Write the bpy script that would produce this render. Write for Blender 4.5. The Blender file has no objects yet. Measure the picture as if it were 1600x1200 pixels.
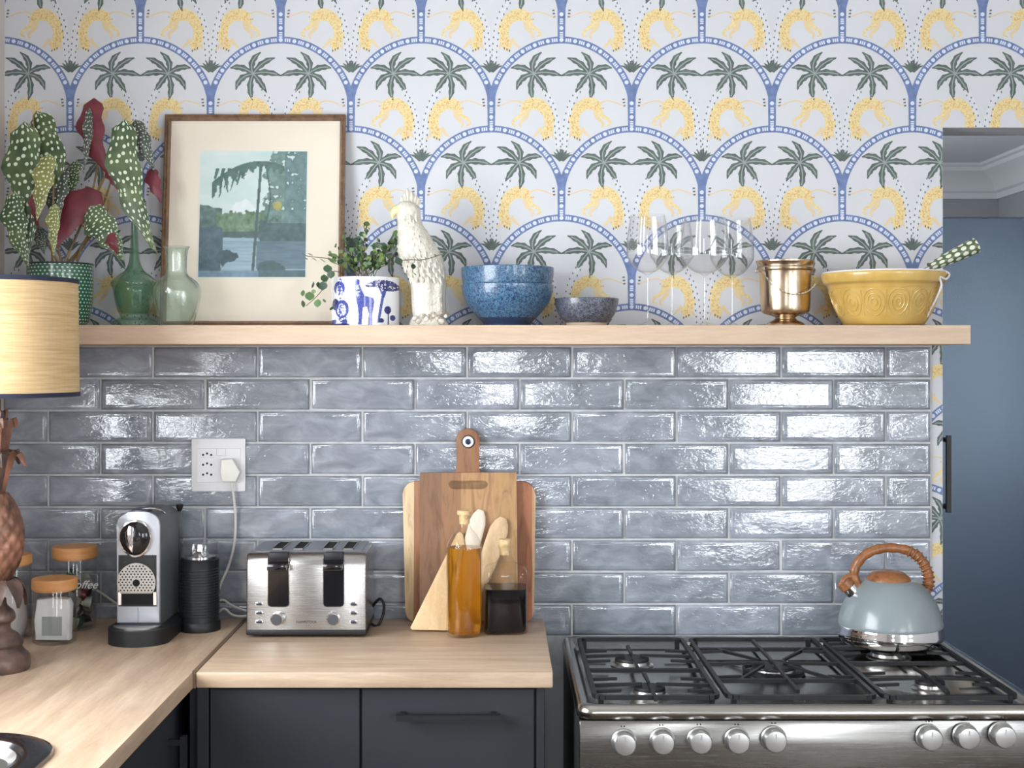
import bpy, bmesh, math, random
import numpy as np
from mathutils import Vector, Matrix, noise
random.seed(7)
PI = math.pi
S = bpy.context.scene
COL = S.collection

# ------------------------------------------------------------------ camera, world, lights, exposure
F, CD, EZ, VX, VY = 2125.0, 3.3, 1.53, 780.0, 560.0
cam_d = bpy.data.cameras.new('camera'); cam = bpy.data.objects.new('camera', cam_d); COL.objects.link(cam)
cam.location = (0, -CD, EZ); cam.rotation_euler = (PI/2, 0, 0)
cam_d.sensor_width = 36; cam_d.lens = 36*F/1600; cam_d.shift_x = (800-VX)/1600; cam_d.shift_y = -(600-VY)/1600
cam_d.clip_start = 0.02
S.camera = cam
w = bpy.data.worlds.new('daylight'); S.world = w; w.use_nodes = True
w.node_tree.nodes['Background'].inputs[0].default_value = (0.80, 0.90, 1.0, 1)
w.node_tree.nodes['Background'].inputs[1].default_value = 1.0
S.view_settings.view_transform = 'Standard'; S.view_settings.look = 'None'
S.view_settings.gamma = 1; S.view_settings.use_curve_mapping = False
S.view_settings.exposure = 0.18
S.cycles.transparent_max_bounces = 40; S.cycles.max_bounces = 16

def area(name, loc, rot, sx, sy, power, col):
    d = bpy.data.lights.new(name, 'AREA'); d.shape = 'RECTANGLE'; d.size = sx; d.size_y = sy
    d.energy = power; d.color = col
    o = bpy.data.objects.new(name, d); COL.objects.link(o); o.location = loc; o.rotation_euler = rot
    return o
# daylight entering each window of the kitchen (the lights fill the openings, behind the glazing bars), then an added fill for the far room
area('window_daylight', (-1.32, -1.62, 1.60), (0, -PI/2, 0), 1.08, 1.50, 80, (0.92, 0.96, 1.0))
area('window_daylight', (1.875, -5.62, 1.35), (PI/2, 0, 0), .85, 1.70, 54, (0.95, 0.975, 1.0))
area('window_daylight', (2.52, -3.15, 1.50), (0, PI/2, 0), 1.10, 0.95, 42, (0.92, 0.96, 1.0))
area('window_daylight', (-0.02, -5.62, 1.60), (PI/2, 0, 0), 0.42, 1.10, 22, (0.95, 0.975, 1.0))
area('window_daylight', (0.75, 2.4, 1.75), (0, -PI/2, 0), 0.9, 1.3, 26, (0.9, 0.95, 1.0))  # fill lamp added inside the far room to brighten it; no window there

# ------------------------------------------------------------------ helpers
def X(px, y): return (px-VX)*(CD+y)/F
def Z(py, y): return EZ-(py-VY)*(CD+y)/F
def P(px, py, y): return Vector((X(px, y), y, Z(py, y)))
def k(y): return (CD+y)/F           # metres per pixel at depth y

def lin(c):
    c = [v/255 for v in c]
    return tuple(v/12.92 if v <= 0.04045 else ((v+0.055)/1.055)**2.4 for v in c) + (1,)

class N:
    """tiny node helper"""
    def __init__(s, name):
        s.m = bpy.data.materials.new(name); s.m.use_nodes = True
        s.t = s.m.node_tree; s.b = s.t.nodes['Principled BSDF']; s.out = s.t.nodes['Material Output']
    def n(s, typ, ins=None, **kw):
        nd = s.t.nodes.new(typ)
        for a, v in kw.items(): setattr(nd, a, v)
        for i, v in (ins or {}).items():
            if isinstance(v, bpy.types.NodeSocket): s.t.links.new(v, nd.inputs[i])
            else: nd.inputs[i].default_value = v
        return nd
    def l(s, a, b): s.t.links.new(a, b)
    def set(s, **kw):
        for a, v in kw.items():
            i = s.b.inputs[a.replace('_', ' ')]
            if isinstance(v, bpy.types.NodeSocket): s.l(v, i)
            else: i.default_value = v
    def coord(s, kind='Object', scale=(1, 1, 1)):
        tc = s.n('ShaderNodeTexCoord'); mp = s.n('ShaderNodeMapping', {0: tc.outputs[kind]}); mp.inputs['Scale'].default_value = scale
        return mp.outputs[0]
    def noise(s, vec, scale=5, detail=3, rough=0.5, dist=0):
        return s.n('ShaderNodeTexNoise', {'Vector': vec, 'Scale': scale, 'Detail': detail, 'Roughness': rough, 'Distortion': dist}).outputs[0]
    def ramp(s, fac, stops, mode='LINEAR'):
        r = s.n('ShaderNodeValToRGB', {0: fac}); cr = r.color_ramp; cr.interpolation = mode
        while len(cr.elements) < len(stops): cr.elements.new(0.5)
        for e, (p, c) in zip(cr.elements, stops): e.position = p; e.color = c
        return r.outputs[0]
    def mix(s, fac, a, b, blend='MIX'):
        m = s.n('ShaderNodeMix', data_type='RGBA', blend_type=blend)
        for i, v in ((0, fac), (6, a), (7, b)):
            if isinstance(v, bpy.types.NodeSocket): s.l(v, m.inputs[i])
            else: m.inputs[i].default_value = v
        return m.outputs[2]
    def math(s, op, a, b=0.0, c=0.0):
        return s.n('ShaderNodeMath', {0: a, 1: b, 2: c}, operation=op).outputs[0]
    def bump(s, h, strength=0.3, dist=0.002):
        b = s.n('ShaderNodeBump', {'Height': h, 'Strength': strength, 'Distance': dist}); s.l(b.outputs[0], s.b.inputs['Normal'])
        return b

def mat(name, c, rough=0.5, metal=0.0, var=0.0, vscale=8, bump=0.0, bscale=60, coat=0.0, bdist=0.001, spec=0.5):
    n = N(name); n.set(Base_Color=lin(c), Roughness=rough, Metallic=metal)
    n.b.inputs['Specular IOR Level'].default_value = spec
    if coat: n.set(Coat_Weight=coat, Coat_Roughness=0.05)
    if var:
        co = n.coord(); f = n.noise(co, vscale, 4)
        a = lin([max(0, v*(1-var)) for v in c]); b = lin([min(255, v*(1+var)) for v in c])
        n.set(Base_Color=n.ramp(f, [(0.3, a), (0.7, b)]))
    if bump: n.bump(n.noise(n.coord(), bscale, 3), bump, bdist)
    return n.m

def wood(name, c1, c2, scale=(1, 1, 1), nscale=6, rough=0.5, c3=None, streak=0.5, coat=0, knots=0.8):
    n = N(name); co = n.coord('Object', scale)
    f = n.noise(co, nscale, 5, 0.6, knots); g = n.noise(co, nscale*7, 4, 0.7, 0.2)
    base = n.ramp(f, [(0.32, lin(c1)), (0.68, lin(c2))] if c3 is None else [(0.25, lin(c1)), (0.5, lin(c2)), (0.75, lin(c3))])
    gr = n.ramp(g, [(0.35, (0.62, 0.58, 0.55, 1)), (0.6, (1, 1, 1, 1))])
    n.set(Base_Color=n.mix(streak, base, gr, 'MULTIPLY'), Roughness=rough)
    if coat: n.set(Coat_Weight=coat, Coat_Roughness=0.2)
    n.bump(g, 0.12, 0.0006)
    return n.m

def staves(name, cuts, rough=0.5):
    """board glued from staves side by side; cuts = [(x fraction 0..1 over generated x, colour)]"""
    n = N(name); tc = n.n('ShaderNodeTexCoord'); sp = n.n('ShaderNodeSeparateXYZ', {0: tc.outputs['Generated']})
    base = n.ramp(sp.outputs[0], [(p, lin(c)) for p, c in cuts], 'CONSTANT')
    co = n.coord('Object', (9, 9, 1.1)); f = n.noise(co, 5, 6, 0.62, 1.6)
    gr = n.ramp(f, [(0.3, (0.50, 0.42, 0.36, 1)), (0.5, (0.95, 0.93, 0.9, 1)), (0.7, (1.08, 1.05, 1.0, 1))])
    n.set(Base_Color=n.mix(0.75, base, gr, 'MULTIPLY'), Roughness=rough)
    n.bump(f, 0.1, 0.0005)
    return n.m

def thin_glass(name, tint=(1, 1, 1), rough=0.02, refl=1.0, body=0.0, bodyc=(200, 220, 210), bump=0.0, bscale=60, ior=1.5):
    n = N(name); n.t.nodes.remove(n.b)
    tr = n.n('ShaderNodeBsdfTransparent', {0: tuple(tint)+(1,)})
    gl = n.n('ShaderNodeBsdfGlossy', {'Roughness': rough})
    lw = n.n('ShaderNodeLayerWeight', {'Blend': 0.5})
    if bump:
        b = n.n('ShaderNodeBump', {'Height': n.noise(n.coord(), bscale, 3), 'Strength': bump, 'Distance': 0.002})
        n.l(b.outputs[0], gl.inputs['Normal']); n.l(b.outputs[0], lw.inputs['Normal'])
    fac = n.math('MULTIPLY', n.math('ADD', n.math('MULTIPLY', n.math('POWER', lw.outputs['Facing'], 4.0), 0.75), 0.04), refl, 0); fac = n.math('MINIMUM', fac, 0.9)
    sh = tr.outputs[0]
    if body:
        df = n.n('ShaderNodeBsdfDiffuse', {0: lin(bodyc)})
        mx = n.n('ShaderNodeMixShader', {0: body}); n.l(sh, mx.inputs[1]); n.l(df.outputs[0], mx.inputs[2]); sh = mx.outputs[0]
    mx = n.n('ShaderNodeMixShader', {0: fac}); n.l(sh, mx.inputs[1]); n.l(gl.outputs[0], mx.inputs[2])
    n.l(mx.outputs[0], n.out.inputs[0])
    return n.m

def brushed(name, c, rough=0.28, scale=(1, 60, 60), metal=1.0, amt=0.25):
    n = N(name); co = n.coord('Object', scale); f = n.noise(co, 12, 4, 0.7)
    n.set(Base_Color=lin(c), Metallic=metal, Roughness=n.ramp(f, [(0.3, (rough-.07,)*3+(1,)), (0.7, (rough+.07,)*3+(1,))]))
    n.bump(f, amt, 0.0004)
    return n.m

def attr_mat(name, rough=0.5, coat=0.0):
    n = N(name); a = n.n('ShaderNodeAttribute', attribute_name='print'); n.set(Base_Color=a.outputs['Color'], Roughness=rough)
    if coat: n.set(Coat_Weight=coat, Coat_Roughness=0.05)
    return n.m

def dots_mat(name, base, dot, nu, nv, r, rough=0.25, coat=0.5, aspect=1.0):
    n = N(name); uv = n.n('ShaderNodeTexCoord').outputs['UV']; sp = n.n('ShaderNodeSeparateXYZ', {0: uv})
    v = n.math('MULTIPLY', sp.outputs[1], nv); row = n.math('FLOOR', v)
    off = n.math('MULTIPLY', n.math('MODULO', row, 2.0), 0.5)
    u = n.math('FRACT', n.math('ADD', n.math('MULTIPLY', sp.outputs[0], nu), off)); v = n.math('FRACT', v)
    du = n.math('MULTIPLY', n.math('SUBTRACT', u, 0.5), aspect); dv = n.math('SUBTRACT', v, 0.5)
    d = n.math('SQRT', n.math('ADD', n.math('MULTIPLY', du, du), n.math('MULTIPLY', dv, dv)))
    n.set(Base_Color=n.mix(n.math('LESS_THAN', d, r), lin(base), lin(dot)), Roughness=rough, Coat_Weight=coat, Coat_Roughness=0.08)
    return n.m

class G:
    def __init__(s):
        s.bm = bmesh.new(); s.uv = s.bm.loops.layers.uv.new('UV'); s.mi = 0
    def f(s, vs, uvs=None):
        try: fc = s.bm.faces.new(vs)
        except ValueError: return None
        fc.material_index = s.mi
        if uvs:
            for l, u in zip(fc.loops, uvs): l[s.uv].uv = u
        return fc
    def poly(s, pts): return s.f([s.bm.verts.new(p) for p in pts])
    def box(s, x0, x1, y0, y1, z0, z1, bev=0, seg=2, M=None):
        t = G() if bev else s
        c = [(x0, y0, z0), (x1, y0, z0), (x1, y1, z0), (x0, y1, z0), (x0, y0, z1), (x1, y0, z1), (x1, y1, z1), (x0, y1, z1)]
        if M is not None and not bev: c = [M @ Vector(p) for p in c]
        v = [t.bm.verts.new(p) for p in c]
        for q in ((0, 3, 2, 1), (4, 5, 6, 7), (0, 1, 5, 4), (1, 2, 6, 5), (2, 3, 7, 6), (3, 0, 4, 7)): t.f([v[i] for i in q])
        if bev:
            bmesh.ops.bevel(t.bm, geom=t.bm.edges[:], offset=bev, segments=seg, profile=0.5, affect='EDGES')
            s.merge(t, M)
        return s
    def merge(s, t, M=None):
        mp = {}
        for v in t.bm.verts: mp[v] = s.bm.verts.new(M @ v.co if M is not None else v.co)
        for f in t.bm.faces: s.f([mp[v] for v in f.verts])
        t.bm.free()
    def grid(s, rows, close_u=False, uvs=None):
        """rows = list of rings of points"""
        V = [[s.bm.verts.new(p) for p in r] for r in rows]; n = len(rows[0])
        for i in range(len(V)-1):
            for j in range(n if close_u else n-1):
                j2 = (j+1) % n
                u = [(j/n, i/(len(V)-1)), ((j+1)/n, i/(len(V)-1)), ((j+1)/n, (i+1)/(len(V)-1)), (j/n, (i+1)/(len(V)-1))]
                if uvs: u = [(a, uvs[i] if b < (i+.5)/(len(V)-1) else uvs[i+1]) for a, b in u]
                s.f([V[i][j], V[i][j2], V[i+1][j2], V[i+1][j]], u)
        return V
    def loft(s, rows, cap=True, uvs=None):
        V = s.grid(rows, True, uvs)
        if cap:
            s.f(V[0][::-1]); s.f(V[-1])
        return V
    def lathe(s, cx, cy, prof, n=48, sq=None, cap=True):
        """prof = [(r, z)]; sq = optional superellipse exponent"""
        rows = []; L = [0]
        for i, (r, z) in enumerate(prof):
            if i: L.append(L[-1]+math.hypot(r-prof[i-1][0], z-prof[i-1][1]))
            ring = []
            for j in range(n):
                a = 2*PI*j/n; c, d = math.cos(a), math.sin(a); q = max(r, 1e-5)
                if sq:
                    c = math.copysign(abs(c)**(2/sq), c); d = math.copysign(abs(d)**(2/sq), d)
                ring.append((cx+q*c, cy+q*d, z))
            rows.append(ring)
        T = max(L[-1], 1e-6)
        s.loft(rows, cap, [l/T for l in L])
        return s
    def tube(s, pts, r, n=8, closed=False, cap=True):
        pts = [Vector(p) for p in pts]; m = len(pts); rows = []
        rr = r if hasattr(r, '__len__') else [r]*m
        up = None
        for i in range(m):
            a = pts[i-1] if (i or closed) else pts[i]; b = pts[(i+1) % m] if (i < m-1 or closed) else pts[i]
            t = (b-a).normalized()
            if up is None: up = t.cross(Vector((0.31, 0.95, 0.11))).normalized()
            up = (up - t*up.dot(t)).normalized(); sd = t.cross(up)
            rows.append([pts[i]+(up*math.cos(2*PI*j/n)+sd*math.sin(2*PI*j/n))*rr[i] for j in range(n)])
        if closed: rows.append(rows[0])
        s.loft(rows, cap and not closed)
        if closed: bmesh.ops.remove_doubles(s.bm, verts=s.bm.verts[:], dist=1e-6)
        return s
    def prism(s, pts, f0, f1, bev=0):
        """pts 2d outline; f0/f1 map (u,v) to the two end faces"""
        t = G(); a = [t.bm.verts.new(f0(*p)) for p in pts]; b = [t.bm.verts.new(f1(*p)) for p in pts]
        t.f(a); t.f(b[::-1]); n = len(pts)
        for i in range(n): t.f([a[(i+1) % n], a[i], b[i], b[(i+1) % n]])
        if bev:
            ed = [e for e in t.bm.edges if (e.verts[0] in a) == (e.verts[1] in a)]
            bmesh.ops.bevel(t.bm, geom=ed, offset=bev, segments=2, profile=0.5, affect='EDGES')
        s.merge(t); return s
    def py(s, pts, y0, y1, bev=0): return s.prism(pts, lambda u, v: (u, y0, v), lambda u, v: (u, y1, v), bev)
    def pz(s, pts, z0, z1, bev=0): return s.prism(pts, lambda u, v: (u, v, z0), lambda u, v: (u, v, z1), bev)
    def ell(s, c, r, n=16, m=10, M=None):
        rows = []
        for i in range(m+1):
            th = PI*i/m; rho = max(math.sin(th), 1e-4)
            ring = [Vector((r[0]*rho*math.cos(2*PI*j/n), r[1]*rho*math.sin(2*PI*j/n), -r[2]*math.cos(th))) for j in range(n)]
            rows.append([(M @ p if M is not None else p)+Vector(c) for p in ring])
        s.loft(rows); return s

def rrect(x0, x1, z0, z1, r, n=5, r2=None):
    """rounded rectangle outline; r2 = radius of the lower corners"""
    r2 = r if r2 is None else r2; out = []
    for cx, cz, a0, q in ((x1-r, z1-r, 0, r), (x0+r, z1-r, PI/2, r), (x0+r2, z0+r2, PI, r2), (x1-r2, z0+r2, 1.5*PI, r2)):
        for i in range(n+1): out.append((cx+q*math.cos(a0+i*PI/2/n), cz+q*math.sin(a0+i*PI/2/n)))
    return out
def circ(cx, cz, r, n=24, rz=None): return [(cx+r*math.cos(2*PI*i/n), cz+(rz or r)*math.sin(2*PI*i/n)) for i in range(n)]
def bez(*p, n=12):
    p = [Vector(q) for q in p]; out = []
    for i in range(n+1):
        q = p[:]; t = i/n
        while len(q) > 1: q = [q[j]*(1-t)+q[j+1]*t for j in range(len(q)-1)]
        out.append(q[0])
    return out
def spline(pts, n=6):
    p = [Vector(q) for q in pts]; p = [p[0]*2-p[1]]+p+[p[-1]*2-p[-2]]; out = []
    for i in range(1, len(p)-2):
        for j in range(n):
            t = j/n; out.append(0.5*((2*p[i])+(p[i+1]-p[i-1])*t+(2*p[i-1]-5*p[i]+4*p[i+1]-p[i+2])*t*t+(3*p[i]-p[i-1]-3*p[i+1]+p[i+2])*t**3))
    out.append(p[-2]); return out
def smooth_prof(pr, n=5): return [(max(v.x, 0), v.y) for v in spline([(a, b, 0) for a, b in pr], n)]

def root_loc(o):
    while o.parent: o = o.parent
    return Vector(o.location)
def obj(name, g, m, parent=None, ang=35, label=None, recalc=True):
    """link the bmesh as ONE object; geometry is authored in world space"""
    if recalc: bmesh.ops.recalc_face_normals(g.bm, faces=g.bm.faces[:])
    me = bpy.data.meshes.new(name); g.bm.to_mesh(me); g.bm.free()
    for x in (m if isinstance(m, (list, tuple)) else [m]): me.materials.append(x)
    me.shade_smooth(); me.set_sharp_from_angle(angle=math.radians(ang))
    o = bpy.data.objects.new(name, me); COL.objects.link(o)
    if parent is not None:
        me.transform(Matrix.Translation(-root_loc(parent))); o.parent = parent
    if label: o['label'] = label
    return o
def recentre(o, c):
    """give a single-mesh thing its origin at its base"""
    c = Vector(c); o.data.transform(Matrix.Translation(-c)); o.location = c; return o
def tag(o, label, cat, group=None):
    o['label'] = label; o['category'] = cat
    if group: o['group'] = group
    return o
def thing(name, label, cat, loc, group=None):
    o = bpy.data.objects.new(name, None); COL.objects.link(o); o.location = loc; o.empty_display_size = 0.03
    return tag(o, label, cat, group)
def struct(o): o['kind'] = 'structure'; return o
def copy_at(o, loc, parent):
    c = o.copy(); COL.objects.link(c); c.parent = parent; c.location = loc; return c

def inpoly(U, V, pts):
    r = np.zeros(U.shape, bool); n = len(pts); j = n-1
    for i in range(n):
        (xi, yi), (xj, yj) = pts[i], pts[j]
        if yi != yj:
            r ^= ((yi > V) != (yj > V)) & (U < (xj-xi)*(V-yi)/(yj-yi)+xi)
        j = i
    return r
_rng = np.random.RandomState(3)
_tab = _rng.rand(64, 64)
def vnoise(U, V, oct=4):
    out = np.zeros(U.shape); amp = 0.5; tot = 0
    for o in range(oct):
        u = U*2**o+17*o; v = V*2**o+31*o; iu = np.floor(u).astype(int); iv = np.floor(v).astype(int); fu = u-iu; fv = v-iv
        fu = fu*fu*(3-2*fu); fv = fv*fv*(3-2*fv)
        a = _tab[iu % 64, iv % 64]; b = _tab[(iu+1) % 64, iv % 64]; c = _tab[iu % 64, (iv+1) % 64]; d = _tab[(iu+1) % 64, (iv+1) % 64]
        out += amp*((a*(1-fu)+b*fu)*(1-fv)+(c*(1-fu)+d*fu)*fv); tot += amp; amp *= 0.5
    return out/tot
def painted(name, nu, nv, pos, col, m, parent):
    """surface of nu x nv quads carrying a flat print in a colour attribute"""
    u = np.linspace(0, 1, nu+1); v = np.linspace(0, 1, nv+1); U, V = np.meshgrid(u, v)
    pts = [tuple(pos(a, b)) for a, b in zip(U.ravel(), V.ravel())]
    fs = [(j*(nu+1)+i, j*(nu+1)+i+1, (j+1)*(nu+1)+i+1, (j+1)*(nu+1)+i) for j in range(nv) for i in range(nu)]
    me = bpy.data.meshes.new(name); me.from_pydata(pts, [], fs); me.materials.append(m)
    c = np.clip(col(U, V)/255.0, 0, 1); c = np.where(c <= 0.04045, c/12.92, ((c+0.055)/1.055)**2.4)
    a = me.color_attributes.new('print', 'FLOAT_COLOR', 'POINT')
    a.data.foreach_set('color', np.concatenate([c.reshape(-1, 3), np.ones((c.size//3, 1))], 1).ravel().astype('f'))
    me.shade_smooth()
    o = bpy.data.objects.new(name, me); COL.objects.link(o)
    if parent is not None: me.transform(Matrix.Translation(-root_loc(parent))); o.parent = parent
    return o
def text(name, s, loc, size, m, parent, rot=(PI/2, 0, 0), shear=0.0, bold=0.0):
    c = bpy.data.curves.new(name, 'FONT'); c.body = s; c.size = size; c.align_x = 'CENTER'; c.align_y = 'CENTER'; c.shear = shear; c.offset = bold
    c.extrude = 0.0001
    t = bpy.data.objects.new('tmp', c); COL.objects.link(t); dg = bpy.context.evaluated_depsgraph_get()
    me = bpy.data.meshes.new_from_object(t.evaluated_get(dg)); bpy.data.objects.remove(t); me.name = name
    me.materials.clear(); me.materials.append(m)
    o = bpy.data.objects.new(name, me); COL.objects.link(o); o.rotation_euler = rot
    o.location = Vector(loc)-root_loc(parent); o.parent = parent
    return o

# ------------------------------------------------------------------ materials
M = {}
M['paper'] = mat('wallpaper_ground', (206, 208, 213), 0.85, var=0.012, vscale=3)
M['blue_ink'] = mat('wallpaper_blue', (108, 126, 168), 0.8, var=0.10, vscale=60)
M['white_ink'] = mat('wallpaper_white', (210, 216, 232), 0.8)
M['palm_ink'] = mat('wallpaper_grey_green', (92, 104, 100), 0.8, var=0.12, vscale=50)
M['rib_ink'] = mat('wallpaper_pale_green', (150, 160, 158), 0.8)
M['dash_ink'] = mat('wallpaper_dark', (104, 106, 112), 0.8)
M['trunk_ink'] = mat('wallpaper_trunk', (210, 212, 218), 0.8)
M['yellow_ink'] = mat('wallpaper_yellow', (224, 204, 152), 0.8, var=0.05, vscale=220)
M['orange_ink'] = mat('wallpaper_orange', (216, 176, 112), 0.8)
M['tan_ink'] = mat('wallpaper_tan', (222, 200, 160), 0.8)
M['plaster'] = mat('white_plaster', (226, 224, 222), 0.8, var=0.02, bump=0.1, bscale=90)
M['warm_plaster'] = mat('pinkish_plaster', (205, 196, 192), 0.8, var=0.03)
M['white_paint'] = mat('white_gloss_paint', (238, 238, 235), 0.35)
M['floor'] = wood('oak_floor', (104, 86, 68), (84, 68, 54), (6, 0.6, 1), 4, 0.45)
M['grout'] = mat('grey_grout', (196, 198, 200), 0.85, var=0.06, vscale=40, bump=0.3, bscale=200)
M['oak_x'] = wood('oak_worktop_along_x', (184, 158, 132), (212, 188, 162), (1.0, 9, 9), 3.0, 0.42, streak=0.28, knots=0.5)
M['oak_y'] = wood('oak_worktop_along_y', (182, 155, 129), (213, 188, 162), (9, 1.0, 9), 2.6, 0.42, streak=0.28, knots=0.5)
M['oak_shelf'] = wood('oak_shelf', (194, 168, 144), (212, 188, 164), (0.9, 9, 9), 3.0, 0.5, streak=0.22, knots=0.4)
M['charcoal'] = mat('charcoal_cabinet', (43, 45, 51), 0.5, var=0.02)
M['navy'] = mat('navy_satin', (18, 33, 56), 0.27, var=0.02, coat=0.45, spec=0.9)
M['navy'].node_tree.nodes['Principled BSDF'].inputs['Specular Tint'].default_value = (.55, .76, 1, 1)
M['navy'].node_tree.nodes['Principled BSDF'].inputs['Coat Roughness'].default_value = 0.25
M['black'] = mat('black_matt', (24, 25, 28), 0.5)
M['black_gloss'] = mat('black_gloss', (18, 18, 22), 0.15, coat=0.4)
M['void'] = mat('dark_recess', (12, 12, 14), 0.9)
M['steel_x'] = brushed('brushed_steel_along_x', (168, 166, 164), 0.27, (1, 60, 60), amt=0.10)
M['cooker_steel'] = brushed('cooker_steel', (140, 139, 137), 0.24, (1, 40, 40), amt=0.05)
M['steel'] = mat('satin_steel', (188, 187, 184), 0.28, 1.0)
M['hob_steel'] = mat('hob_steel', (168, 166, 160), 0.20, 1.0, bump=0.05, bscale=9)
M['chrome'] = mat('chrome', (225, 225, 228), 0.06, 1.0)
M['silver_plastic'] = mat('silver_plastic', (186, 188, 196), 0.35, 0.35)
M['grey_plastic'] = mat('grey_side', (92, 97, 102), 0.45, 0.2)
M['iron'] = mat('cast_iron', (18, 18, 20), 0.5, bump=0.2, bscale=300)
M['white_plastic'] = mat('white_plastic', (232, 232, 236), 0.35)
M['cream_plastic'] = mat('cream_plastic', (232, 232, 224), 0.4)
M['cable'] = mat('white_cable', (214, 214, 210), 0.5)
M['cork'] = mat('cork', (222, 190, 142), 0.8, var=0.1, vscale=150, bump=0.4, bscale=250)
M['bamboo'] = wood('bamboo_lid', (206, 142, 84), (222, 164, 104), (2, 2, 12), 6, 0.5, streak=0.15)
M['glass'] = thin_glass('clear_glass', (0.985, 0.99, 0.99), refl=1.0)
M['pane'] = thin_glass('picture_glass', (0.99, 0.99, 0.99), refl=0.5)
M['wine'] = thin_glass('wine_glass', (0.992, 0.993, 0.995), refl=1.3, rough=0.02)
M['ivory'] = mat('ivory_glaze', (216, 211, 198), 0.28, var=0.05, vscale=30, coat=0.3, bump=0.8, bscale=80, bdist=0.006)

def tile_mat():
    n = N('grey_glazed_tile'); oi = n.n('ShaderNodeObjectInfo'); tc = n.n('ShaderNodeTexCoord')
    off = n.n('ShaderNodeVectorMath', {0: tc.outputs['Object'], 1: (0, 0, 0)}, operation='ADD')
    cv = n.n('ShaderNodeCombineXYZ'); n.l(n.math('MULTIPLY', oi.outputs['Random'], 40.0), cv.inputs[0]); n.l(n.math('MULTIPLY', oi.outputs['Random'], 17.0), cv.inputs[2])
    n.l(cv.outputs[0], off.inputs[1]); v = off.outputs[0]
    st = n.n('ShaderNodeMapping', {0: v}); st.inputs['Scale'].default_value = (1, 1, 1.8)
    cloud = n.noise(st.outputs[0], 13, 5, 0.55, 0.8)
    base = n.ramp(cloud, [(0.28, lin((122, 129, 140))), (0.5, lin((146, 153, 164))), (0.72, lin((170, 177, 189)))])
    tone = n.ramp(oi.outputs['Random'], [(0, (0.84, 0.86, 0.86, 1)), (0.5, (0.97, 0.97, 0.97, 1)), (1, (1.08, 1.07, 1.09, 1))])
    n.set(Base_Color=n.mix(1.0, base, tone, 'MULTIPLY'), Roughness=0.05, Coat_Weight=0.4, Coat_Roughness=0.02)
    n.b.inputs['IOR'].default_value = 1.75
    s2 = n.n('ShaderNodeMapping', {0: v}); s2.inputs['Scale'].default_value = (0.8, 1, 1.7)
    h = n.math('ADD', n.math('MULTIPLY', n.noise(s2.outputs[0], 11, 2, 0.5, 0.8), 1.0), n.math('MULTIPLY', n.noise(s2.outputs[0], 58, 2, 0.5, 1.8), 0.26))
    n.bump(h, 1.0, 0.0018)
    return n.m
M['tile'] = tile_mat()

# ------------------------------------------------------------------ room shell
XL, XR, YB, HC = -1.20, 2.40, -5.50, 2.75
WE, DH = X(1473, 0), 2.09         # right end of the tiled wall, head of the opening
g = G()
g.box(XL-.12, WE, 0, .12, 0, HC); g.box(WE, 1.98, 0, .12, DH, HC); g.box(1.98, XR+.12, 0, .12, 0, HC)
wall_back = struct(obj('wall_back', g, M['paper']))

def wall_with_opening(name, a0, a1, z1, holes, mk, m):
    g = G(); xs = sorted({a0, a1}|{h[0] for h in holes}|{h[1] for h in holes}); zs = sorted({0, z1}|{h[2] for h in holes}|{h[3] for h in holes})
    for i in range(len(xs)-1):
        for j in range(len(zs)-1):
            cx, cz = (xs[i]+xs[i+1])/2, (zs[j]+zs[j+1])/2
            if any(h[0] < cx < h[1] and h[2] < cz < h[3] for h in holes): continue
            g.box(*mk(xs[i], xs[i+1]), zs[j], zs[j+1])
    return struct(obj(name, g, m))
wall_with_opening('wall_left', YB, 0, HC, [(-2.37, -.87, 1.06, 2.14)], lambda a, b: (XL-.12, XL, a, b), M['warm_plaster'])
wall_with_opening('wall_right', YB, 0, HC, [(-3.62, -2.68, 0.95, 2.05)], lambda a, b: (XR, XR+.12, a, b), M['plaster'])
wall_with_opening('wall_rear', XL-.12, XR+.12, HC, [(-.23, .19, 1.05, 2.15), (1.45, 2.30, .50, 2.20)], lambda a, b: (a, b, YB-.12, YB), M['plaster'])
g = G(); g.box(XL-.12, XR+.12, YB-.12, 0.12, -.1, 0); struct(obj('floor', g, M['floor']))
g = G(); g.box(XL-.12, XR+.12, YB-.12, 0.12, HC, HC+.1); struct(obj('ceiling', g, M['plaster']))

def window(n, plane, a0, a1, z0, z1, pos, nx, nz):
    g = G(); t = 0.045
    def bar(u0, u1, v0, v1):
        if plane == 'x': g.box(pos-.03, pos+.03, u0, u1, v0, v1)
        else: g.box(u0, u1, pos-.03, pos+.03, v0, v1)
    bar(a0, a0+t, z0, z1); bar(a1-t, a1, z0, z1); bar(a0+t, a1-t, z0, z0+t); bar(a0+t, a1-t, z1-t, z1)
    for i in range(1, nx): c = a0+(a1-a0)*i/nx; bar(c-.013, c+.013, z0+t, z1-t)
    for j in range(1, nz): c = z0+(z1-z0)*j/nz; bar(a0+t, a1-t, c-.013, c+.013)
    f = struct(obj('window_%d' % n, g, M['white_paint'])); p = G()
    if plane == 'x': p.box(pos-.002, pos+.002, a0+t, a1-t, z0+t, z1-t)
    else: p.box(a0+t, a1-t, pos-.002, pos+.002, z0+t, z1-t)
    obj('pane', p, M['glass'], f)
window(1, 'x', -2.37, -.87, 1.06, 2.14, XL-.06, 3, 2)
window(2, 'x', -3.62, -2.68, .95, 2.05, XR+.06, 2, 2)
window(3, 'y', -.23, .19, 1.05, 2.15, YB-.06, 1, 2)
window(4, 'y', 1.45, 2.30, .50, 2.20, YB-.06, 2, 3)

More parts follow.
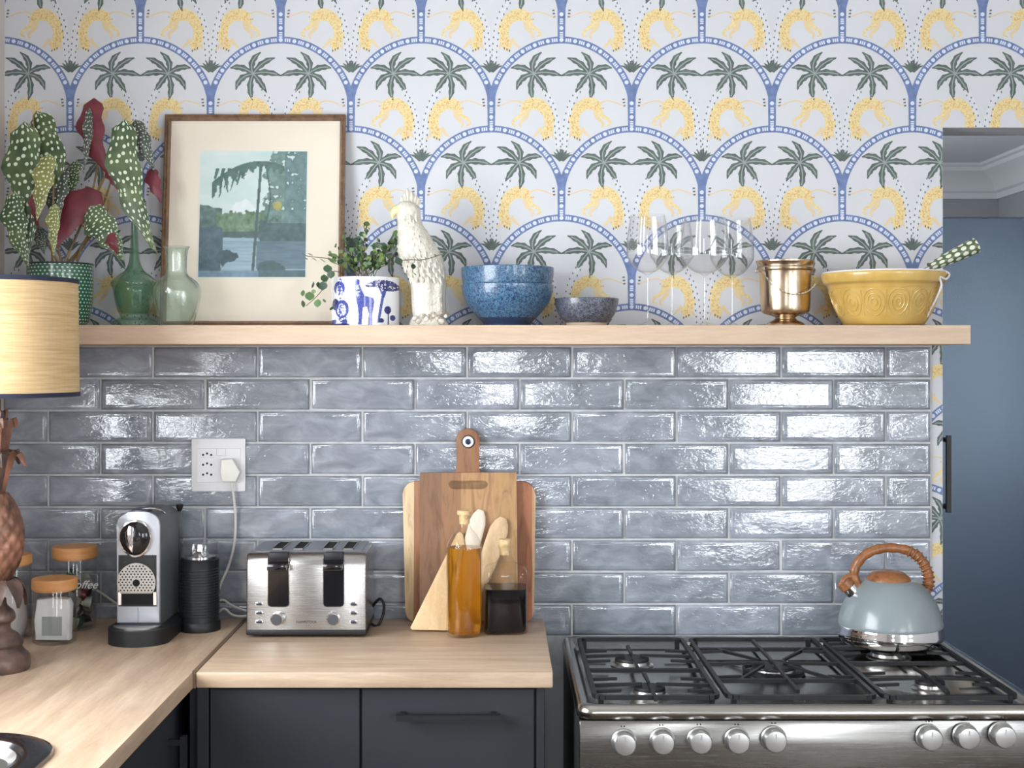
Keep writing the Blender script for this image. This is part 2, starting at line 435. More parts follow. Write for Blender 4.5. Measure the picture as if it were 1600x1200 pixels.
# room seen through the opening, above the navy cupboard: ceiling with a moulded cornice
RY, RX0, RX1, RH = 4.0, 0.6, 2.68, 2.56
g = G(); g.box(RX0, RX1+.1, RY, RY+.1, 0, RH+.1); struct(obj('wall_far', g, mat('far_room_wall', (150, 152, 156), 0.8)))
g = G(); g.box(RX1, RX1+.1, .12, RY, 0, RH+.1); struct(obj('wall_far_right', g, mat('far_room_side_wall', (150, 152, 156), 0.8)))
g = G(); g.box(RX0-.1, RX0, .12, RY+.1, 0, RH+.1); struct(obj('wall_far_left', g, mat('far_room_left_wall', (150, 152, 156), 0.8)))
g = G(); g.box(RX0-.1, RX1+.1, .12, RY+.1, RH, RH+.1); struct(obj('ceiling_far', g, mat('far_room_ceiling', (196, 198, 202), 0.8)))
g = G(); g.box(RX0-.1, RX1+.1, .12, RY+.1, -.1, 0); struct(obj('floor_far', g, M['floor']))
prof = [(0, 0), (.012, 0), (.012, .03), (.03, .04), (.045, .075), (.08, .11), (.13, .135), (.13, .155), (.15, .16), (.15, .175), (0, .175)]
for nm, f in (('trim_1', lambda u, v, t: (RX0 if t == 0 else RX1, RY-u, RH-.175+v)), ('trim_2', lambda u, v, t: (RX1-u, .12 if t == 0 else RY, RH-.175+v))):
    g = G(); g.prism(prof, lambda u, v: f(u, v, 0), lambda u, v: f(u, v, 1)); struct(obj(nm, g, mat('cornice_paint', (206, 207, 208), 0.6)))

# ------------------------------------------------------------------ printed wallpaper pattern (flat print on the wall)
K0 = CD/F
def build_print():
    g = G()
    def W(px, py, lay): return (X(px, 0), -0.0003*lay, Z(py, 0))
    cnt = [0]
    def poly(pts, m, lay): cnt[0] += 1; g.mi = m; g.poly([W(a, b, lay+random.random()*.6) for a, b in pts])
    BL, WH, PA, RI, DA, TR, YE, OR, TA = range(9)
    def leaf(x0, y0, cx, cy, x1, y1, wd, sx, n=7):
        L, R, mid = [], [], []
        for i in range(n+1):
            t = i/n; x = (1-t)**2*x0+2*t*(1-t)*cx+t*t*x1; y = (1-t)**2*y0+2*t*(1-t)*cy+t*t*y1
            dx = 2*(1-t)*(cx-x0)+2*t*(x1-cx); dy = 2*(1-t)*(cy-y0)+2*t*(y1-cy); q = math.hypot(dx, dy) or 1
            ww = wd*math.sin(PI*min(1, (t*0.93+0.05)))**0.7*(1+(0.22 if i % 2 else -0.12)); nx, ny = -dy/q, dx/q
            L.append((x+nx*ww, y+ny*ww)); R.append((x-nx*ww, y-ny*ww)); mid.append((x, y, nx, ny))
        for i in range(n): poly([L[i], L[i+1], R[i+1], R[i]], PA, 1)
        for i in range(n-1):
            a, b = mid[i], mid[i+1]; q = 0.9
            poly([(a[0]+a[2]*q, a[1]+a[3]*q), (b[0]+b[2]*q, b[1]+b[3]*q), (b[0]-b[2]*q, b[1]-b[3]*q), (a[0]-a[2]*q, a[1]-a[3]*q)], RI, 2)
    FR = [(12, -34, -9, -20), (34, -25, 12, -20), (44, 3, 20, -6), (21, 29, 9, 9), (-1, 41, -9, 20), (-27, 25, -24, 3), (-36, -9, -19, -15)]
    def strip(pts, wd, m, lay):
        if m in (YE, TA) and len(pts) > 2:
            n_ = len(pts); ws = list(wd) if hasattr(wd, '__len__') else [wd]*n_
            v = spline([(a[0], a[1], w_) for a, w_ in zip(pts, ws)], 3); pts = [(a.x, a.y) for a in v]; wd = [max(a.z, .4) for a in v]
            L_ = []
            for i in range(len(pts)):
                (ax, ay), (bx, by) = pts[max(i-1, 0)], pts[min(i+1, len(pts)-1)]; q = math.hypot(bx-ax, by-ay) or 1; nx, ny = -(by-ay)/q*wd[i], (bx-ax)/q*wd[i]
                L_.append(((pts[i][0]+nx, pts[i][1]+ny), (pts[i][0]-nx, pts[i][1]-ny)))
            for a, b in zip(L_, L_[1:]): poly([a[0], b[0], b[1], a[1]], m, lay)
            return
        for i in range(len(pts)-1):
            (ax, ay), (bx, by) = pts[i], pts[i+1]; q = math.hypot(bx-ax, by-ay) or 1; nx, ny = -(by-ay)/q, (bx-ax)/q
            w0 = wd[i] if hasattr(wd, '__len__') else wd; w1 = wd[i+1] if hasattr(wd, '__len__') else wd
            poly([(ax+nx*w0, ay+ny*w0), (bx+nx*w1, by+ny*w1), (bx-nx*w1, by-ny*w1), (ax-nx*w0, ay-ny*w0)], m, lay)
    def motif(cx, top):
        R = 111; cy = top+R; amax = math.asin(109.6/R)
        n = 44
        for i in range(n):
            a, b = -amax+2*amax*i/n, -amax+2*amax*(i+1)/n
            poly([(cx+(R+5.4)*math.sin(a), cy-(R+5.4)*math.cos(a)), (cx+(R+5.4)*math.sin(b), cy-(R+5.4)*math.cos(b)), (cx+(R-5.4)*math.sin(b), cy-(R-5.4)*math.cos(b)), (cx+(R-5.4)*math.sin(a), cy-(R-5.4)*math.cos(a))], BL, 1)
        sx = cx+109.6; poly([(sx-6.4, top+80), (sx+6.4, top+80), (sx+5.8, top+134), (sx-5.8, top+134)], BL, 1)
        def marks(x, y, ang, dot):
            c, s_ = math.cos(ang), math.sin(ang)
            T = lambda u, v: (x+u*c-v*s_, y+u*s_+v*c)
            if dot: poly([T(3.3*math.cos(2*PI*i/8), 3.3*math.sin(2*PI*i/8)) for i in range(8)], WH, 2)
            else:
                for q in (-3.3, 0, 3.3): poly([T(q-1.15, -2.7), T(q+1.15, -2.7), T(q+1.15, 2.7), T(q-1.15, 2.7)], WH, 2)
        st = 10.7/R
        for i in range(-12, 13):
            a = i*st
            if abs(a) < 1.27: marks(cx+R*math.sin(a), cy-R*math.cos(a), a, i % 2 == 0)
        for i, yy in enumerate((100, 111, 121.5, 132)): marks(sx, top+yy-1, PI/2, i % 2 == 0)
        for s in (-1, 1):
            for (ex, ey, qx, qy) in FR:
                leaf(cx+s*43, top+53, cx+s*43-s*qx, top+53+qy, cx+s*43-s*ex, top+53+ey, 4.6, s)
            # dashed trunk
            tk = [(cx+s*26, top+78), (cx+s*14, top+100), (cx+s*8, top+125), (cx+s*5.5, top+150), (cx+s*4, top+172)]
            strip(tk, [4, 5, 6, 6.5, 5], TR, 1)
            for i in range(11):
                t = i/10*(len(tk)-1); j = min(int(t), len(tk)-2); t -= j; x = tk[j][0]*(1-t)+tk[j+1][0]*t; y = tk[j][1]*(1-t)+tk[j+1][1]*t
                for q in (-3.6, 3.2):
                    yy = y+(3.5 if q > 0 else 0); poly([(x+q, yy-2.2), (x+q+1.3, yy-.3), (x+q+.2, yy+2), (x+q-1.1, yy)], DA, 2)
            # little cat-like animal bending over, faced in pairs
            ox, oy = cx+s*0, top
            T = lambda u, v: (cx-s*(u), top+v)
            body = [T(61, 104), T(54, 102), T(44, 99), T(35, 101), T(27, 107), T(21, 116), T(18.5, 127), T(20, 138), T(25, 146), T(30, 151)]
            strip(body, [5, 8.5, 9.5, 9, 8.5, 8.5, 8.5, 8, 7, 3.5], YE, 1)
            strip([T(58, 106), T(62, 117), T(73, 124), T(76, 131), T(71, 134)], [5, 3.6, 2.2, 1.8, 1.2], YE, 1)
            strip([T(54, 108), T(55, 120), T(65, 130), T(63, 137)], [4.5, 3.2, 2, 1.2], TA, 1)
            strip([T(24, 139), T(14, 149), T(7, 156)], [3.2, 2, 1.2], TA, 1)
            strip([T(31, 138), T(38, 146), T(44, 151)], [3.5, 2.2, 1.2], TA, 1)
            strip([T(60, 99), T(70, 95), T(82, 97), T(92, 101), T(99, 103)], [1.4, 1.0, .9, .9, .6], TA, 1)
            poly([T(24+6.5*math.cos(q*PI/4), 150+6.5*math.sin(q*PI/4)) for q in range(8)], YE, 1)
            rr = random.Random(5)
            for i in range(70):
                t = i/70*8.6; j = int(t); t -= j; a, b = body[j], body[j+1]; x = a[0]*(1-t)+b[0]*t+rr.uniform(-6, 6); y = a[1]*(1-t)+b[1]*t+rr.uniform(-6, 6)
                q = rr.uniform(.9, 1.6); poly([(x-q, y), (x, y-q), (x+q, y), (x, y+q)], OR, 2)
            for q in range(3): x, y = T(20.5+q*4, 152+q*2); poly([(x-1, y-1.6), (x+1, y-1.6), (x+.6, y+1.8), (x-.6, y+1.8)], DA, 3)
            for q in range(3): x, y = cx+s*(97+q*.6), top+93+q*5; poly([(x-2.2, y-1), (x+1.6, y-1.8), (x+2, y+.8), (x-1.6, y+1.2)], DA, 1)
        for q in (-17, -12, -7, -2, 3, 8, 13, 17):
            hh = 26-abs(q)*.6
            strip([(cx+q*.1, top+189), (cx+q*.6, top+189-hh*.5), (cx+q*1.05, top+189-hh*.9+abs(q)*.25)], [1.8, 2.0, .3], PA, 1)
    for r in range(-3, 7):
        off = 0 if r % 2 == 0 else 109.65
        for i in range(-5, 6):
            cx = 658+off+219.3*i
            if -150 < cx < 2100: motif(cx, 62.5+139*r)
    return g
base = build_print()
gp = G(); inks = [M[x] for x in ('blue_ink', 'white_ink', 'palm_ink', 'rib_ink', 'dash_ink', 'trunk_ink', 'yellow_ink', 'orange_ink', 'tan_ink')]
TX1, TZ0, TZ1 = X(1453.5, 0), Z(993, 0), Z(541, 0)
out = bmesh.new()
for (a0, a1, z0, z1) in ((XL+.001, WE-.0005, 1.60, HC), (WE-.0005, XR, DH, HC), (TX1+.004, WE-.0005, .6, 1.60)):
    b = base.bm.copy()
    dead = [f for f in b.faces if max(v.co.x for v in f.verts) < a0 or min(v.co.x for v in f.verts) > a1 or max(v.co.z for v in f.verts) < z0 or min(v.co.z for v in f.verts) > z1]
    bmesh.ops.delete(b, geom=dead, context='FACES')
    for co, no in (((a0, 0, 0), (-1, 0, 0)), ((a1, 0, 0), (1, 0, 0)), ((0, 0, z0), (0, 0, -1)), ((0, 0, z1), (0, 0, 1))):
        bmesh.ops.bisect_plane(b, geom=b.verts[:]+b.edges[:]+b.faces[:], plane_co=co, plane_no=no, clear_outer=True)
    t = bpy.data.meshes.new('t'); b.to_mesh(t); b.free(); out.from_mesh(t); bpy.data.meshes.remove(t)
base.bm.free()
me = bpy.data.meshes.new('printed_pattern'); out.to_mesh(me); out.free()
for x in inks: me.materials.append(x)
o = bpy.data.objects.new('printed_pattern', me); COL.objects.link(o); o.parent = wall_back; o['kind'] = 'stuff'

# ------------------------------------------------------------------ glazed wall tiles, each its own piece
g = G(); g.box(XL, TX1, -.004, -.0001, TZ0-.1, TZ1); obj('grout', g, M['grout'], wall_back)
RHT = (TZ1-TZ0)/9; PW = 163.3*K0; GR = 3.2*K0
tile_mesh = {}
def tile(x0, x1, z0, z1):
    wdt = round(x1-x0, 4); hh = z1-z0
    if wdt not in tile_mesh:
        t = G()
        a = [(0, 0, .0), (.0035, 0, .0032), (.0065, 0, .0034), (.0095, 0, .0042), (.0125, 0, .00425)]      # rim that rolls over, then the slightly raised field
        rows = []
        for (ins, _, yy) in a:
            hx, hz = wdt/2-ins, hh/2-ins; rows.append([(-hx, -yy, -hz), (hx, -yy, -hz), (hx, -yy, hz), (-hx, -yy, hz)])
        rows.insert(0, [(p[0], .0045, p[2]) for p in rows[0]])
        V = t.grid(rows, True); t.f(V[-1]); t.f(V[0][::-1])
        bmesh.ops.recalc_face_normals(t.bm, faces=t.bm.faces[:])
        me = bpy.data.meshes.new('tile'); t.bm.to_mesh(me); t.bm.free(); me.materials.append(M['tile']); me.shade_smooth(); me.set_sharp_from_angle(angle=math.radians(60))
        tile_mesh[wdt] = me
    o = bpy.data.objects.new('tile', tile_mesh[wdt]); COL.objects.link(o); o.parent = wall_back
    o.location = ((x0+x1)/2, -.0055-random.random()*.0008, (z0+z1)/2)
    o.rotation_euler = (random.gauss(0, .011), 0, random.gauss(0, .009))
for r in range(9):
    z1 = TZ1-r*RHT-GR/2; z0 = TZ1-(r+1)*RHT+GR/2
    off = 240 if r % 2 == 0 else 158.5
    for i in range(-2, 9):
        xa = X(off+163.3*i, 0)+GR/2; xb = X(off+163.3*(i+1), 0)-GR/2
        xa = max(xa, XL+.002); xb = min(xb, TX1-GR/2)
        if xb-xa > .02: tile(xa, xb, z0, z1)

# ------------------------------------------------------------------ shelf
SY = -0.25; SZ = Z(508, SY); SZ0 = Z(538, SY)
g = G(); g.box(XL+.001, X(1517, SY), SY, -.0015, SZ0, SZ, .0012, 1)
o = obj('shelf', g, M['oak_shelf']); tag(recentre(o, (0, -.1, SZ0)), 'long pale oak shelf above the grey tiles holding pots, bowls and glasses', 'shelf')

# ------------------------------------------------------------------ worktops and base cabinets
CZ = 0.901; CF = -.572; CT = .033; SX = -.613
g = G(); g.box(SX+.004, .108, CF, -.012, CZ-CT, CZ, .004, 2)
o = obj('worktop', g, M['oak_x']); tag(recentre(o, (-.25, -.3, CZ-CT)), 'short pale oak worktop under the toaster and chopping boards', 'worktop')
g = G()
xs, ys = [XL+.001, -1.10, -.745, SX-.002], [-2.9, -1.72, -1.075, -.012]
for i in range(3):
    for j in range(3):
        if i == 1 and j == 1: continue
        g.box(xs[i], xs[i+1], ys[j], ys[j+1], CZ-CT, CZ)
bmesh.ops.remove_doubles(g.bm, verts=g.bm.verts[:], dist=1e-5)
o = obj('worktop', g, M['oak_y']); tag(recentre(o, (-.9, -1, CZ-CT)), 'long pale oak worktop along the left wall under coffee machine, lamp and jars', 'worktop')
g = G(); g.box(SX-.002, SX+.004, CF, -.012, CZ-CT, CZ-.0012)
g.box(SX-.0035, SX+.0055, CF+.001, -.012, CZ-.0002, CZ+.0006)
o = obj('joint_strip', g, mat('brown_joint_strip', (120, 98, 80), .5)); tag(recentre(o, (SX, -.3, CZ-CT)), 'thin brown joint strip between the two oak worktops', 'strip')

def bar_handle(parent, a, b, out, r=.006, name='handle'):
    a, b, out = Vector(a), Vector(b), Vector(out); d = (b-a).normalized(); g = G()
    side = d.cross(out).normalized()
    def blk(p, q, h1, h2):
        # bar of square section from p to q
        t = (q-p).normalized(); u = side if abs(t.dot(side)) < .5 else d; v = t.cross(u).normalized(); rows = []
        for c in (p, q): rows.append([c+u*h1+v*h2, c-u*h1+v*h2, c-u*h1-v*h2, c+u*h1-v*h2])
        g.loft(rows)
    blk(a+out, b+out, r, r); blk(a+d*.012, a+d*.012+out, r*.9, r*.9); blk(b-d*.012, b-d*.012+out, r*.9, r*.9)
    return obj(name, g, M['black'], parent)

DY = -.55
cab = thing('base_cabinet', 'charcoal base cabinet with door and drawer under the toaster worktop', 'cabinet', (-.26, -.3, 0))
g = G(); g.box(-.63, X(850, DY), DY+.02, -.02, .10, CZ-CT-.001); obj('body', g, M['charcoal'], cab)
g = G(); g.box(-.62, X(848, DY), DY+.07, -.05, 0, .10); obj('plinth', g, M['black'], cab)
g = G(); g.box(X(328, DY), X(562, DY), DY, DY+.019, .12, CZ-CT-.006, .0015, 1); obj('door', g, M['charcoal'], cab)
g = G(); g.box(X(565.5, DY), X(835, DY), DY, DY+.019, .60, CZ-CT-.006, .0015, 1); dr = obj('drawer', g, M['charcoal'], cab)
g = G(); g.box(X(565.5, DY), X(835, DY), DY, DY+.019, .12, .597, .0015, 1); obj('drawer', g, M['charcoal'], cab)
g = G(); g.box(X(838, DY), X(851, DY), DY-.001, DY+.019, .10, CZ-CT-.004, .001, 1); obj('end_panel', g, M['charcoal'], cab)
g = G(); g.box(X(308, DY), X(326, DY), DY-.002, DY+.019, .10, CZ-CT-.004, .001, 1); obj('corner_post', g, M['charcoal'], cab)
hy = DY-.032; hz = Z(1122, hy)
bar_handle(dr, (X(619, hy), DY, hz), (X(781, hy), DY, hz), (0, -.03, 0))
cab2 = thing('base_cabinet', 'charcoal base cabinet below the sink worktop on the left', 'cabinet', (-.9, -1.6, 0))
g = G(); g.box(XL+.002, -.66, -2.85, -1.76, .10, CZ-CT-.001); g.box(XL+.002, -.66, -1.04, -.03, .10, CZ-CT-.001); g.box(XL+.002, -.66, -1.76, -1.04, .10, .68); obj('body', g, M['charcoal'], cab2)
g = G(); g.box(XL+.01, -.70, -2.8, -.60, 0, .10); obj('plinth', g, M['black'], cab2)
for i, (a, b) in enumerate(((-1.16, -.62), (-1.72, -1.165), (-2.28, -1.725), (-2.84, -2.285))):
    g = G(); g.box(-.66, -.640, a, b, .12, CZ-CT-.006, .0015, 1); d = obj('door', g, M['charcoal'], cab2)
    bar_handle(d, (-.64, b-.05, .60), (-.64, b-.05, .80), (.03, 0, 0))

# ------------------------------------------------------------------ sink
snk = thing('sink', 'inset sink with black rim and steel bowl at lower left corner', 'sink', (-.92, -1.4, CZ))
def ring_xy(x0, x1, y0, y1, r, z, n=8): return [(a, b, z) for a, b in rrect(x0, x1, y0, y1, r, n)]
g = G()
rows = [ring_xy(-1.14, -.705, -1.76, -1.035, .13, CZ+.0005), ring_xy(-1.138, -.707, -1.758, -1.037, .13, CZ+.006), ring_xy(-1.13, -.715, -1.75, -1.045, .125, CZ+.009), ring_xy(-1.105, -.745, -1.72, -1.075, .11, CZ+.006), ring_xy(-1.10, -.750, -1.715, -1.08, .11, CZ-.004)]
g.loft(rows, cap=False); obj('rim', g, M['black_gloss'], snk)
g = G()
rows = [ring_xy(-1.10, -.750, -1.715, -1.08, .11, CZ-.003), ring_xy(-1.095, -.755, -1.71, -1.085, .105, CZ+.002), ring_xy(-1.085, -.765, -1.70, -1.095, .10, CZ-.012), ring_xy(-1.075, -.775, -1.69, -1.105, .09, CZ-.13), ring_xy(-1.04, -.81, -1.65, -1.14, .07, CZ-.16)]
V = g.grid(rows, True); g.f(V[-1]); obj('bowl', g, M['steel'], snk)
g = G(); g.lathe(-.925, -1.4, [(.036, CZ-.1600), (.036, CZ-.157), (.028, CZ-.1565), (.001, CZ-.1575)], 24); obj('drain', g, M['chrome'], snk)

# ------------------------------------------------------------------ gas cooker
SX0, SX1, SYF, SYB = .150, 1.058, -.70, -.04; RZ, HZ = .866, .850
stv = thing('gas_cooker', 'wide stainless steel gas cooker with five burners and black grates', 'cooker', (.6, -.37, 0))
g = G(); g.box(SX0+.004, SX1-.004, SYF+.03, SYB, .05, .835); obj('body', g, mat('cooker_side', (46, 48, 50), .45), stv)
g = G()
def rr_ring(ins, z, r=.03): return ring_xy(SX0+ins, SX1-ins, SYF+ins, SYB-ins, max(r-ins*.5, .006), z, 6)
rows = [rr_ring(.004, .838), rr_ring(.0, .842), rr_ring(-.001, .852), rr_ring(.003, .862), rr_ring(.010, RZ), rr_ring(.020, RZ-.001), rr_ring(.030, RZ-.010), rr_ring(.040, HZ)]
V = g.grid(rows, True); g.f(V[-1]); obj('hob_top', g, M['hob_steel'], stv, ang=70)
# control panel: slightly bowed front
g = G(); pr = [(SYF+.03, .836), (SYF+.004, .836), (SYF+.001, .828), (SYF-.002, .79), (SYF-.002, .75), (SYF+.004, .70), (SYF+.03, .70)]
g.prism(pr, lambda u, v: (SX0+.004, u, v), lambda u, v: (SX1-.004, u, v), .001); panel = obj('control_panel', g, M['cooker_steel'], stv)
g = G(); g.box(SX0+.006, SX1-.006, SYF+.002, SYF+.028, .16, .690, .002, 1); od = obj('oven_door', g, M['cooker_steel'], stv)
g = G(); g.box(SX0+.12, SX1-.12, SYF+.0005, SYF+.003, .26, .60); obj('oven_window', g, M['black_gloss'], od)
g = G(); g.tube([(SX0+.06, SYF-.045, .655), (SX1-.06, SYF-.045, .655)], .011, 12)
for xx in (SX0+.08, SX1-.08): g.tube([(xx, SYF+.002, .655), (xx, SYF-.045, .655)], .008, 10)
obj('door_handle', g, M['steel'], od)
g = G(); g.box(SX0+.006, SX1-.006, SYF+.004, SYF+.028, .055, .152, .002, 1); obj('lower_drawer', g, M['cooker_steel'], stv)
for xx in (SX0+.06, SX1-.06):
    for yy in (SYF+.08, SYB-.06):
        g = G(); g.lathe(xx, yy, [(.018, 0), (.018, .05)], 12); obj('foot', g, M['black'], stv)
# knobs
kn = None
ky = SYF-.002
knp = [(977, 1168), (1037, 1166), (1096, 1165), (1155, 1165), (1213, 1163), (1457, 1160), (1515, 1158), (1572, 1156)]
kx0 = None
for i, (a, b) in enumerate(knp):
    kz = Z(b-3, SYF-.03); kx = X(a, SYF-.03)
    if kn is None:
        g = G()
        pr = [(.0245, 0), (.0245, .004), (.0225, .006), (.0215, .024), (.0195, .0275), (.017, .028), (.001, .0282)]
        rows = [[(kx+r*math.cos(2*PI*j/32), ky-h, kz+r*math.sin(2*PI*j/32)) for j in range(32)] for r, h in pr]
        g.loft(rows); g.box(kx-.001, kx+.001, ky-.0288, ky-.028, kz+.006, kz+.016)
        kn = obj('knob', g, mat('satin_aluminium', (200, 200, 200), .32, .9), stv)
        kx0 = (kx, kz)
    else: copy_at(kn, (kx-kx0[0], 0, kz-kx0[1]), stv)
g = G()
for (a, b) in knp:
    x, z = X(a-4, SYF), Z(b-31, SYF)
    for (dx, dz) in ((-.003, .003), (.003, .003), (-.003, -.003), (.003, -.003)):
        g.py(circ(x+dx, z+dz, .0012, 8), ky-.0006, ky+.001)
    g.py(circ(x-.022, z-.028, .001, 8), ky-.0006, ky+.001)
    g.py([(x-.0008, z-.0055-.004), (x+.0008, z-.0055-.004), (x+.0008, z-.0055), (x-.0008, z-.0055)], ky-.0006, ky+.001)
obj('panel_symbols', g, M['black'], panel)['kind'] = 'stuff'
# burners
def burner(x, y, r, wok=False):
    g = G(); g.lathe(x, y, [(r*1.25, HZ), (r*1.25, HZ+.003), (r*1.05, HZ+.006), (r, HZ+.012)], 32)
    b = obj('burner', g, M['steel'], stv)
    g = G(); g.lathe(x, y, [(r*.98, HZ+.012), (r, HZ+.014), (r*.97, HZ+.018), (r*.5, HZ+.0195), (.001, HZ+.0195)], 32); obj('burner_cap', g, M['iron'], b)
    if wok:
        g = G(); g.lathe(x, y, [(r*1.45, HZ+.001), (r*1.5, HZ+.011), (r*1.38, HZ+.013), (r*1.3, HZ+.006)], 36, cap=False); obj('outer_flame_ring', g, M['iron'], b)
    g = G(); g.lathe(x+r*.9, y+r*1.1, [(.003, HZ), (.003, HZ+.014), (.0015, HZ+.016)], 10); obj('igniter', g, M['white_plastic'], b)
B = [(.303, -.555, .032, 0), (.294, -.29, .038, 0), (.592, -.365, .045, 1), (.885, -.505, .030, 0), (.885, -.21, .040, 0)]
for b in B: burner(*b)
# grates
def bar(g, p, q, r=.0045, r2=None):
    r *= .8; r2 = r2*.8 if r2 else None
    p, q = Vector(p), Vector(q); t = (q-p).normalized(); u = t.cross(Vector((0, 0, 1))).normalized(); h = Vector((0, 0, 1)); r2 = r2 or r
    g.loft([[p+u*r+h*r, p-u*r+h*r, p-u*r-h*r, p+u*r-h*r], [q+u*r2+h*r2, q-u*r2+h*r2, q-u*r2-h*r2, q+u*r2-h*r2]])
GZ = HZ+.020
for gi, (a, b, brs) in enumerate(((.187, .428, B[:2]), (.447, .735, B[2:3]), (.752, 1.010, B[3:]))):
    gr = G(); y0, y1 = -.652, -.105
    fr = rrect(a, b, y0, y1, .02, 3); n = len(fr)
    for i in range(n): bar(gr, (*fr[i], GZ), (*fr[(i+1) % n], GZ), .0055)
    gro = obj('pan_grate', gr, M['iron'], stv)
    fg = G()
    for (x, y, r, wk) in brs:
        for sx in (-1, 1):
            xe = a if sx < 0 else b
            bar(fg, (xe, y, GZ), (x+sx*r*.45, y, GZ+.003), .0045, .0035)
            for dy in ((-.05, .05) if not wk else (-.12, .12)):
                bar(fg, (xe, y+dy, GZ), (xe-sx*.055, y+dy, GZ+.002), .004, .0035)
        bar(fg, (x, y-(.115 if not wk else .24), GZ), (x, y-r*.35, GZ+.003), .0045, .0035)
        bar(fg, (x, y+r*.35, GZ+.003), (x, y+(.105 if not wk else .24), GZ), .0035, .0045)
    if not brs[0][3]:
        ym = (brs[0][1]+brs[1][1])/2; bar(fg, (a, ym, GZ), (b, ym, GZ), .005)
    else:
        x, y, r, wk = brs[0]
        for yy in (y-.15, y+.15): bar(fg, (a, yy, GZ), (b, yy, GZ), .005)
        for sx in (-1, 1):
            for sy in (-1, 1): bar(fg, (x+sx*.10, y+sy*.15, GZ), (x+sx*r*.6, y+sy*r*.6, GZ+.003), .0045, .0035)
    obj('pan_supports', fg, M['iron'], gro)
    for xx in (a+.012, b-.012):
        for yy in (y0+.012, y1-.012):
            fg = G(); fg.box(xx-.005, xx+.005, yy-.005, yy+.005, HZ-.001, GZ); obj('grate_foot', fg, M['iron'], gro)
for xx in (.437, .744):
    g = G(); g.lathe(xx, -.16, [(.007, HZ), (.007, HZ+.012), (.009, HZ+.014), (.009, HZ+.02), (.005, HZ+.024), (.001, HZ+.0245)], 16); obj('grate_stud', g, M['chrome'], stv)

# ------------------------------------------------------------------ kettle
KY, KX = -.165, X(1391, -.165); kk = k(KY); KB = HZ+.0255
ket = thing('kettle', 'pale grey-green whistling kettle with wooden arch handle and chrome base', 'kettle', (KX, KY, KB))
def kz_(py): return KB+(1013-py)*kk
g = G(); g.lathe(KX, KY, smooth_prof([(77*kk, kz_(988)), (79.5*kk, kz_(983)), (77*kk, kz_(970)), (70*kk, kz_(950)), (58*kk, kz_(932)), (46*kk, kz_(920)), (38*kk, kz_(915))]), 64)
n = N('grey_green_enamel'); n.set(Base_Color=lin((138, 149, 153)), Roughness=.32, Coat_Weight=.4, Coat_Roughness=.12)
obj('body', g, n.m, ket)
g = G(); g.lathe(KX, KY, smooth_prof([(70*kk, kz_(1013)), (76*kk, kz_(1010.5)), (80.5*kk, kz_(1001)), (80*kk, kz_(992)), (79*kk, kz_(985)), (77*kk, kz_(984))], 4), 64); obj('base_band', g, M['chrome'], ket)
tk = wood('kettle_wood', (116, 70, 38), (164, 106, 62), (3, 3, 3), 12, .4, (104, 62, 34), coat=.3)
g = G(); g.lathe(KX-3*kk, KY, [(34*kk, kz_(915)), (33*kk, kz_(911)), (24*kk, kz_(903)), (10*kk, kz_(900)), (.001, kz_(899.5))], 40); obj('lid', g, tk, ket)
pts = [P(a, b, KY)+Vector((0, 0, 0)) for a, b in ((1347, 924), (1336, 905), (1336, 888), (1348, 870), (1368, 859), (1393, 856), (1418, 860), (1438, 873), (1449, 893), (1451, 912), (1446, 926))]
sp = spline(pts, 6); g = G(); g.tube(sp, [7.4*kk*(1+.07*math.sin(i*1.3)) for i in range(len(sp))], 12); hd = obj('handle', g, tk, ket)
g = G()
for i in range(11):
    t = len(sp)-24+i*2; c = sp[t]; tg = (sp[t+1]-sp[t-1]).normalized(); u = tg.cross(Vector((0, 1, 0))).normalized(); v = Vector((0, 1, 0)); s_ = tg*.004
    g.tube([c+(u*math.cos(a)+v*math.sin(a))*8.3*kk+s_*math.sin(a) for a in [2*PI*j/16 for j in range(16)]], .0022, 6, closed=True)
obj('handle_binding', g, tk, hd)
for a, b in ((1347, 926), (1446, 928)):
    g = G(); p = P(a, b, KY); g.ell(p, (.009, .009, .009), 12, 8); obj('handle_bracket', g, mat('brass_bracket', (176, 140, 76), .3, 1), ket)
g = G(); a, b = P(1352, 944, KY), P(1326, 917, KY); g.tube([a, a.lerp(b, .55), a.lerp(b, .6), b], [13*kk, 11*kk, 12.5*kk, 12*kk], 20); sp_ = obj('spout', g, M['chrome'], ket)
g = G(); g.tube([P(1325, 916, KY), P(1317, 908, KY)], [13*kk, 12*kk], 20); g.tube(spline([P(1314, 915, KY), P(1320, 905, KY), P(1331, 900, KY), P(1338, 904, KY)], 5), 5.2*kk, 10); obj('spout_cap', g, tk, sp_)

# ------------------------------------------------------------------ navy cupboard beyond the end of the wall
nv = thing('tall_cupboard', 'tall navy cupboard standing in the opening beside the cooker', 'cupboard', (1.4, .36, 0))
CY = .06; ctop = Z(340, CY)
g = G(); g.box(1.085, 1.90, CY+.022, .66, 0, ctop, .002, 1); obj('body', g, M['navy'], nv)
g = G(); g.box(1.085, 1.90, CY, CY+.020, .08, ctop, .002, 1); nd = obj('door', g, M['navy'], nv)
bar_handle(nd, (1.096, CY, Z(802, 0)), (1.096, CY, Z(681, 0)), (0, -.042, 0), .0055)

